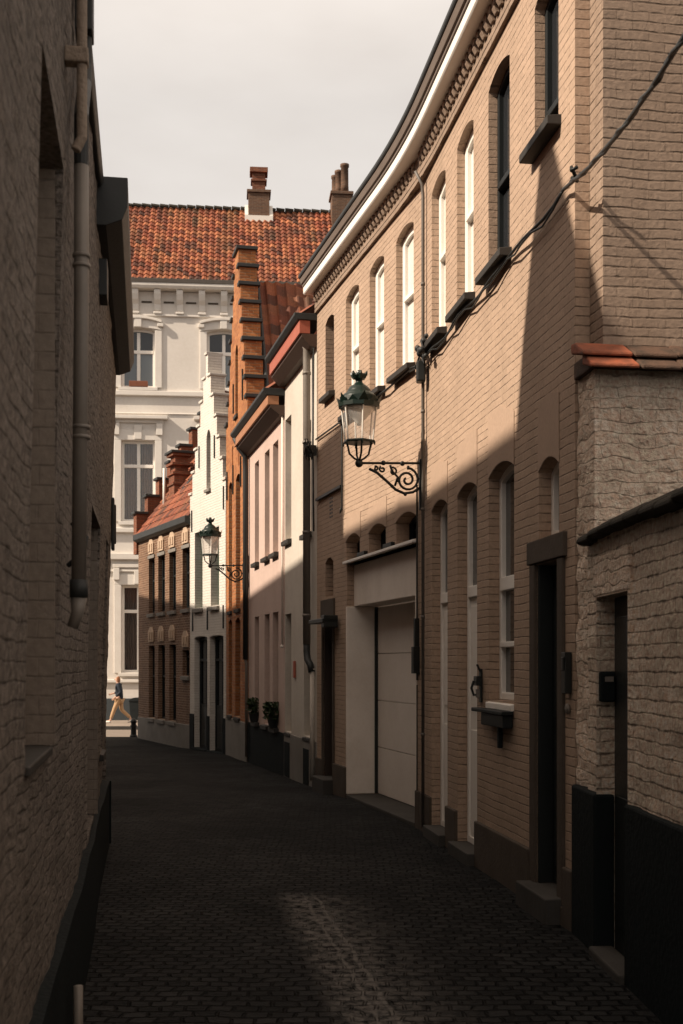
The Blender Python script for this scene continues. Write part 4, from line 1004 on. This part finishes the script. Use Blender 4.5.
# ------------------------------------------------------------------ grand pale house across the end
E_ = frame(-7.0, 44.5, -1, -.09)
EH = thing('pale_town_house', E_, 'tall pale stuccoed town house with bracketed cornice and orange tiled roof closing the street', 'house')
c1 = (-.08, 1.15); c2 = (-3.24, -2.0)
ops = []
for a, b in (c1, c2, (3.06, 4.30)):
    ops += [op(a,b,11.95,14.05,.10,.22), op(a,b,6.98,9.98,0,.22), op(a,b,1.38,4.62,0,.22)]
mb = MB(); wall(mb, -7.2, 5.0, -.45, 15.5, ops, D=8); obj('wall', mb, M_['pale_stucco'], EH, E_)
for i, o in enumerate(ops):
    lv = i % 3; m_ = (o['u0']+o['u1'])/2; tz = (13.3, 9.05, 3.65)[lv]
    f = window(EH, E_, o, M_['white'], M_['blue_glass'] if lv == 0 else M_['pane_clear'], .09, [(tz,.12)], mull=[(m_,.12)], sill=(.12,.12,.10), sill_mat=M_['pale_trim'], fd=.09)
    if lv == 0:
        mb = MB(); d = -o['dep']-.045; mb.box(o['u0']+.08,o['u1']-.08,d,d+.008,tz,14.03); obj('upper_pane', mb, M_['glass'], f, E_)
    else:
        mb = MB(); n_ = 60; prev = None; d = -o['dep']-.25
        for k in range(n_):
            ua_ = o['u0']+(o['u1']-o['u0'])*k/n_; ub = o['u0']+(o['u1']-o['u0'])*(k+1)/n_
            if abs((ua_+ub)/2-m_) < .10 and lv == 1: continue
            da, db = d+.03*math.sin(k*1.3), d+.03*math.sin((k+1)*1.3)
            mb.quad((ua_,da,o['z0']),(ub,db,o['z0']),(ub,db,o['z1']),(ua_,da,o['z1']))
        obj('curtain', mb, M_['curtain'] if lv == 1 else M_['brown_wood'], f, E_)
        mb = MB(); mb.box(o['u0']-.02,o['u1']+.02,d-.5,d-.45,o['z0'],o['z1']); mb.box(o['u0']-.02,o['u0']-.005,d-.5,-.2,o['z0'],o['z1']); mb.box(o['u1']+.005,o['u1']+.02,d-.5,-.2,o['z0'],o['z1']); mb.box(o['u0']-.02,o['u1']+.02,d-.5,-.2,o['z1']+.005,o['z1']+.02); mb.box(o['u0']-.02,o['u1']+.02,d-.5,-.2,o['z0']-.02,o['z0']-.005)
        obj('room_back', mb, M_['dark'], f, E_)
    # architrave
    mb = MB(); w = .26; a, b = o['u0'], o['u1']; zb = o['z0']-.02
    mb.box(a-w, a-.002, .002, .06, zb, o['z1']); mb.box(b+.002, b+w, .002, .06, zb, o['z1'])
    if lv == 0:
        big = op(a-w, b+w, o['z1'], o['z1'], .22); lo_ = arch_poly(op(a-w,b+w,o['z1'],o['z1']+0,.10)); hi = [(u, z+.26) for u, z in arch_poly(op(a-w,b+w,o['z1'],o['z1'],.16))]
        mb.prism(lo_+hi[::-1], .002, .07)
        lo2 = hi; hi2 = [(u, z+.10) for u, z in hi]; mb.prism(lo2+hi2[::-1], .002, .17)
        mb.box(a-w-.06, a-w+.16, .002, .16, o['z1']+.13, o['z1']+.25); mb.box(b+w-.16, b+w+.06, .002, .16, o['z1']+.13, o['z1']+.25)
        mb.box(m_-.13, m_+.13, .07, .15, o['z1']+.10, o['z1']+.48)
    else:
        mb.box(a-w, b+w, .002, .06, o['z1'], o['z1']+.38)
        mb.box(a-w-.03, a-w+.2, .06, .15, o['z1']+.18, o['z1']+.62); mb.box(b+w-.2, b+w+.03, .06, .15, o['z1']+.18, o['z1']+.62)
        mb.box(m_-.14, m_+.14, .06, .10, o['z1']+.03, o['z1']+.55)
        mb.box(a-w-.05, b+w+.05, .003, .10, o['z1']+.64, o['z1']+.76)
        if lv == 1: mb.box(a-w-.22, b+w+.22, .003, .28, o['z1']+.76, o['z1']+.88)
    obj('window_surround', mb, M_['pale_trim'], EH, E_, bevel=.012)
for z0_, z1_, d in ((11.62,11.80,.13),(10.95,11.0,.05),(6.55,6.72,.14),(5.55,5.78,.16),(5.1,5.18,.08),(1.0,1.12,.10)):
    mb = MB(); mb.box(-7.2, 5.0, .001, d, z0_, z1_); obj('string_course', mb, M_['pale_trim'], EH, E_, bevel=.02)
mb = MB(); mb.box(-7.2, 5.0, .001, .06, -.45, .42); obj('plinth', mb, M_['blue_plinth'], EH, E_, bevel=.01)
for i in range(15):
    u = 3.9-i*.817
    mb = MB(); mb.prism([(.005,14.75),(.10,14.78),(.12,15.0),(.24,15.15),(.30,15.35),(.30,15.52),(.005,15.52)], u-.12, u+.12, 'x'); mb.box(u-.15,u+.15,.004,.13,14.66,14.745)
    obj('cornice_bracket', mb, M_['pale_trim'], EH, E_, bevel=.015)
    mb = MB(); mb.box(u-.60,u-.22,.002,.03,15.08,15.14); obj('frieze_panel', mb, M_['warm_stone'], EH, E_)
mb = MB(); mb.box(-7.2,5.0,.003,.08,14.58,14.65); mb.prism([(-.1,15.53),(.36,15.53),(.42,15.62),(.42,15.72),(-.1,15.72)], -7.25, 5.05, 'x'); obj('cornice', mb, M_['pale_trim'], EH, E_, bevel=.012)
mb = MB(); mb.prism([(-.1,15.722),(.44,15.722),(.48,15.86),(-.1,15.86)], -7.25, 5.05, 'x'); obj('gutter', mb, M_['zinc'], EH, E_, bevel=.01)
pe = rad(45.5); re = 5.85
tilx = 12.22
obj('roof', pantile(tilx, re, .235, .30, .04, .035, 6), M_['tile_far'], EH, slope_frame(E_, (5.0,.35,15.87), (-1,0,0), (0,-math.cos(pe),math.sin(pe))))
mb = MB(); rd = .35-re*math.cos(pe); rz = 15.87+re*math.sin(pe)
nr = 34
for i in range(nr):
    u = -7.2+i*12.2/nr; mb.tube([(u,rd,rz+.02),(u+12.2/nr-.02,rd,rz+.04)], [.10,.115], 8)
obj('ridge_tiles', mb, M_['moss'], EH, E_)
mb = MB(); mb.quad((-7.2,rd,rz),(5,rd,rz),(5,-8,15.5),(-7.2,-8,15.5)); mb.prism([(rd,rz-.05),(-8,15.5),(.0,15.5)], -7.2, -7.1, 'x'); obj('roof_back', mb, M_['tile_far'], EH, E_)
def eu(X): return -(X+7.0)*math.sqrt(1+.0081)*1.0
# chimneys
ucx = eu(-3.02); u0, u1 = ucx-.42, ucx+.42; dch = -3.15
mb = MB(); mb.box(u0,u1,dch-.75,dch,18.6,20.55); mb.box(u0-.06,u1+.06,dch-.81,dch+.06,20.55,20.66)
ck = obj('chimney', mb, M_['chim_brick'], EH, E_, bevel=.01)
mb = MB(); mb.box(ucx-.26,ucx+.26,dch-.6,dch-.15,20.662,21.4); mb.box(ucx-.32,ucx+.32,dch-.66,dch-.09,21.05,21.14); mb.box(ucx-.36,ucx+.36,dch-.7,dch-.05,21.4,21.6); obj('stack', mb, M_['red_brick'], ck, E_, bevel=.012)
mb = MB(); mb.box(u0-.14,u1+.14,dch+.002,dch+.04,19.2,19.62)
for p, q in ((u1+.002,u1+.14),(u0-.14,u0-.002)): mb.prism([(dch,19.3),(dch,19.66),(dch-.6,20.26),(dch-.6,19.9)], p, q, 'x')
obj('flashing', mb, M_['enamel'], ck, E_)
ucx = eu(.28); u0, u1 = ucx-.4, ucx+.4; dch = -2.9
mb = MB(); mb.box(u0,u1,dch-.9,dch,17.9,20.5); mb.box(u0-.06,u1+.06,dch-.96,dch+.06,20.5,20.62)
ck = obj('chimney', mb, M_['chim_brick'], EH, E_, bevel=.01)
for k, (du, dd_, h) in enumerate(((-.12,-.15,21.75),(.08,-.45,21.6),(.2,-.72,21.5))):
    mb = MB(); mb.lathe([(.17,20.62),(.155,20.9),(.15,h-.12),(.18,h-.1),(.18,h),(.13,h)], 14, (ucx+du,dch+dd_,0)); obj('chimney_pot', mb, M_['chim_brick'], ck, E_, True)

# red flower box on the upper sill
FB = thing('window_box', E_ @ Matrix.Translation((.52,.04,11.955)), 'small rust red planter box on the upper window sill of the pale town house', 'planter')
mb = MB(); mb.prism([(-.09,.0),(.07,.0),(.10,.2),(-.11,.2)], -.34, .34, 'x'); obj('trough', mb, M_['clay_pot'], FB, bevel=.01)
mb = MB(); mb.box(-.30,.30,-.07,.06,.2,.206); obj('soil', mb, M_['brown_wood'], FB)

# ------------------------------------------------------------------ bin and bollard at the end
BN = thing('bin', Matrix.Translation((-7.42, 43.5, -.385)), 'round topped black bin against the pale town house behind the walker', 'bin')
mb = MB(); mb.prism([(-.20,.06),(.20,.06),(.24,.72),(-.24,.72)], -.25, .22, 'y'); obj('body', mb, M_['dark'], BN, bevel=.02)
mb = MB(); mb.prism([(.26*math.cos(PI*i/10), .725+.14*math.sin(PI*i/10)) for i in range(11)], -.27, .25, 'y'); obj('lid', mb, M_['dark'], BN, bevel=.01)
for s_ in (-1,1):
    mb = MB(); mb.tube([(s_*.24-.03*s_,.2,.07),(s_*.24+.03*s_,.2,.07)], .07, 12); obj('wheel', mb, M_['tar'], BN)
BO = thing('bollard', Matrix.Translation((-6.02, 34.75, -.43)), 'short black iron bollard at the far corner of the brown brick house', 'bollard')
mb = MB(); mb.lathe([(.11,0),(.11,.06),(.085,.09),(.075,.42),(.095,.45),(.095,.48),(.07,.52),(.03,.56),(.003,.57)], 16); obj('post', mb, M_['iron'], BO, smooth=False)
mb = MB(); mb.lathe([(.098,.30),(.1,.33),(.098,.36)], 16); obj('ring', mb, M_['lead'], BO)

# ------------------------------------------------------------------ person walking left
def skin(name, verts, edges, radii, mat, parent, M, sub=2, root=0):
    me = bpy.data.meshes.new(name); me.from_pydata(verts, edges, []); me.materials.append(mat)
    o = bpy.data.objects.new(name, me); place(o, parent, M)
    sk = o.modifiers.new('skin','SKIN'); sk.use_smooth_shade = True
    s_ = o.modifiers.new('sub','SUBSURF'); s_.levels = sub; s_.render_levels = sub
    if not me.skin_vertices: 
        me.attributes.new('skin_tmp','FLOAT','POINT')
    bpy.context.view_layer.objects.active = o
    lay = me.skin_vertices[0] if me.skin_vertices else None
    if lay is None:
        with bpy.context.temp_override(object=o, active_object=o): bpy.ops.mesh.customdata_skin_add()
        lay = me.skin_vertices[0]
    for i, r in enumerate(radii):
        lay.data[i].radius = r if isinstance(r, tuple) else (r, r); lay.data[i].use_root = (i == root)
    return o
M_['skin'] = paint('skin', (.55,.33,.24), .55, .1, 8, .05)
M_['hair'] = paint('auburn_hair', (.28,.12,.055), .6, .3, 25, .4)
M_['navy'] = paint('navy_jacket', (.014,.02,.032), .8, .2, 12, .3)
M_['tan'] = paint('tan_trousers', (.42,.27,.15), .85, .15, 12, .2)
M_['shoe'] = paint('white_shoe', (.70,.66,.60), .6, .15, 12, .1)
PM = Matrix.Translation((-7.83, 42.3, -.385)) @ Matrix.Rotation(rad(180),4,'Z')    # local +x is the walking direction, turned to face left
PE = thing('person', PM, 'person in a navy jacket and tan trousers striding past the pale town house', 'person')
# joints: x forward, y sideways, z up
V = [(0,0,.86),(0,0,1.0),(.015,0,1.18),(.03,0,1.32),(.045,0,1.40),(.07,0,1.46),(.085,0,1.55),(.08,0,1.60)]
Ed = [(i,i+1) for i in range(7)]; Rr = [(.13,.115),(.115,.10),(.125,.105),(.09,.085),(.048,.048),(.055,.055),(.075,.09),(.05,.06)]
def chain(start, pts, rs):
    p = start
    for q, r in zip(pts, rs):
        V.append(q); Rr.append(r); Ed.append((p, len(V)-1)); p = len(V)-1
    return p
for s_, kn, an, toe in ((1,(.17,.09,.47),(.30,.09,.09),(.46,.09,.04)), (-1,(-.06,-.09,.46),(-.40,-.09,.15),(-.28,-.09,.03))):
    chain(0, [(.02*(1 if s_>0 else -1),s_*.09,.80), kn, an, toe], [.085,.056,.038,.03])
for s_, el, wr in ((1,(-.09,.20,1.09),(.10,.20,.92)), (-1,(.04,-.20,1.10),(.24,-.16,1.04))):
    w_ = chain(3, [(.02,s_*.15,1.34), el, wr], [.055,.042,.028])
    dr = (Vector(wr)-Vector(el)).normalized(); up_ = Vector((0,0,1)) if abs(dr.z) < .8 else Vector((1,0,0))
    sd = dr.cross(Vector((0,1,0))).normalized()
    pm = Vector(wr)+dr*.07; pi_ = chain(w_, [tuple(pm)], [.03])
    for k, ln in enumerate((.062,.072,.068,.052)):
        off = sd*(.027-.018*k); q1 = pm+dr*.04+off; q2 = q1+dr*ln*.5+Vector((0,-s_*.008,0)); q3 = q2+dr*ln*.4+Vector((0,-s_*.018,0))
        chain(pi_, [tuple(q1),tuple(q2),tuple(q3)], [.0095,.0085,.007])
    th = Vector(wr)+dr*.035+sd*.035+Vector((0,-s_*.01,0)); chain(pi_, [tuple(th), tuple(th+dr*.035+sd*.012)], [.010,.008])
skin('body', V, Ed, Rr, M_['skin'], PE, PM, 1)
def part_skin(name, pts, rs, mat, edges=None, sub=2):
    return skin(name, pts, edges or [(i,i+1) for i in range(len(pts)-1)], rs, mat, PE, PM, sub)
tp_ = [(0,0,.80),(0,0,.95),(.01,0,1.15),(.03,0,1.32),(.045,0,1.41)]
tr_ = [(.15,.145),(.145,.13),(.15,.13),(.115,.11),(.07,.075)]
ed_ = [(0,1),(1,2),(2,3),(3,4)]
for s_, el, wr in ((1,(-.09,.20,1.09),(.09,.20,.935)), (-1,(.04,-.20,1.10),(.22,-.165,1.045))):
    b_ = len(tp_); tp_ += [(.02,s_*.155,1.345), el, wr]; tr_ += [.075,.06,.048]; ed_ += [(3,b_),(b_,b_+1),(b_+1,b_+2)]
part_skin('jacket', tp_, tr_, M_['navy'], ed_)
part_skin('trousers', [(0,0,.86),(.03,.09,.78),(.17,.09,.47),(.285,.09,.14),(-.03,-.09,.78),(-.06,-.09,.46),(-.375,-.09,.18)], [(.135,.13),.10,.075,.058,.10,.075,.058], M_['tan'], [(0,1),(1,2),(2,3),(0,4),(4,5),(5,6)])
part_skin('hair', [(.04,0,1.40),(.03,0,1.50),(.05,0,1.585),(.09,0,1.625)], [(.05,.06),(.075,.085),(.075,.09),(.055,.06)], M_['hair'])
for pts in ([(.27,.09,.05),(.36,.09,.045),(.48,.09,.04)], [(-.42,-.09,.11),(-.36,-.09,.06),(-.27,-.09,.03)]): part_skin('shoe', pts, [.055,.05,.035], M_['shoe'])
mb = MB(); mb.lathe([(.004,-.022),(.014,-.01),(.010,.012),(.004,.026)], 8, (.165,0,1.545)); obj('nose', mb, M_['skin'], PE, PM, True)

# ------------------------------------------------------------------ light, sky, camera
sun_dir = Vector((sunh.x*math.cos(rad(SUN_EL)), sunh.y*math.cos(rad(SUN_EL)), math.sin(rad(SUN_EL))))
sl = bpy.data.lights.new('sun', 'SUN'); sl.energy = 5.0; sl.angle = rad(.9); sl.color = (1.0,.85,.69)
so = bpy.data.objects.new('sun', sl); COL.objects.link(so); so.rotation_euler = (-sun_dir).to_track_quat('-Z','Y').to_euler(); so.location = (-10,-6,14)
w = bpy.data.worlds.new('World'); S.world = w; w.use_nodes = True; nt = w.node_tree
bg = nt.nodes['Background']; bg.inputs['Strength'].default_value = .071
sky = nt.nodes.new('ShaderNodeTexSky'); sky.sky_type = 'NISHITA'; sky.sun_disc = False
sky.sun_elevation = rad(SUN_EL); sky.sun_rotation = math.atan2(sunh.x, sunh.y); sky.air_density = 1; sky.dust_density = 3; sky.ozone_density = 1
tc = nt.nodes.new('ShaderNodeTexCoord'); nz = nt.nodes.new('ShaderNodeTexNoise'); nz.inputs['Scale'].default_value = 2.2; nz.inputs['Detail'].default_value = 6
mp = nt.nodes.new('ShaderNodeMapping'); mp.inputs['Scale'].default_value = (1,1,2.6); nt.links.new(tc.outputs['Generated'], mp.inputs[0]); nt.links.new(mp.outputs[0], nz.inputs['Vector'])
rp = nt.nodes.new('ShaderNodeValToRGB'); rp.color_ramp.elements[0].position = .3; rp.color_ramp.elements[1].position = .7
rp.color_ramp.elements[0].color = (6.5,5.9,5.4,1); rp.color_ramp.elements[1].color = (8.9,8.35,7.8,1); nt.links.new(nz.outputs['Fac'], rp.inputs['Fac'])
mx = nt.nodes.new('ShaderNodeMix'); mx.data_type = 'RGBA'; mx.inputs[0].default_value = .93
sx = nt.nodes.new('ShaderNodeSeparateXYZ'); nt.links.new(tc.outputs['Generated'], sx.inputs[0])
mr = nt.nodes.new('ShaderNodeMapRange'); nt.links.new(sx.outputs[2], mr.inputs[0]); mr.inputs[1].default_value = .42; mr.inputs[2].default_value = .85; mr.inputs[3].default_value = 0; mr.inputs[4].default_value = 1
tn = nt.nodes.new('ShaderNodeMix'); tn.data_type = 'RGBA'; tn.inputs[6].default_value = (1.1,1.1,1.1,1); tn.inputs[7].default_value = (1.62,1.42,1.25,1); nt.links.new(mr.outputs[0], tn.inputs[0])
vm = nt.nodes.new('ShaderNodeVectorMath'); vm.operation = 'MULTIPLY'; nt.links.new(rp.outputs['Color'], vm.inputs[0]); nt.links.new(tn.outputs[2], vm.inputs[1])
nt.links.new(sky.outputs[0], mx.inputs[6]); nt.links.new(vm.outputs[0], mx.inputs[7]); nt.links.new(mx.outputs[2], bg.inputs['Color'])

cam = bpy.data.cameras.new('camera'); cam.sensor_fit = 'VERTICAL'; cam.sensor_height = 36; cam.lens = 1200/1024*36; cam.shift_y = (663-512)/1024
cam.clip_start = .1; cam.clip_end = 2000
co = bpy.data.objects.new('camera', cam); COL.objects.link(co); co.location = (0,0,1.73); co.rotation_euler = (rad(90),0,0)
cam.dof.use_dof = True; cam.dof.focus_distance = 12; cam.dof.aperture_fstop = 5.0
S.camera = co
S.view_settings.view_transform = 'Standard'; S.view_settings.look = 'None'; S.view_settings.exposure = .48; S.view_settings.gamma = 1
S.cycles.max_bounces = 6
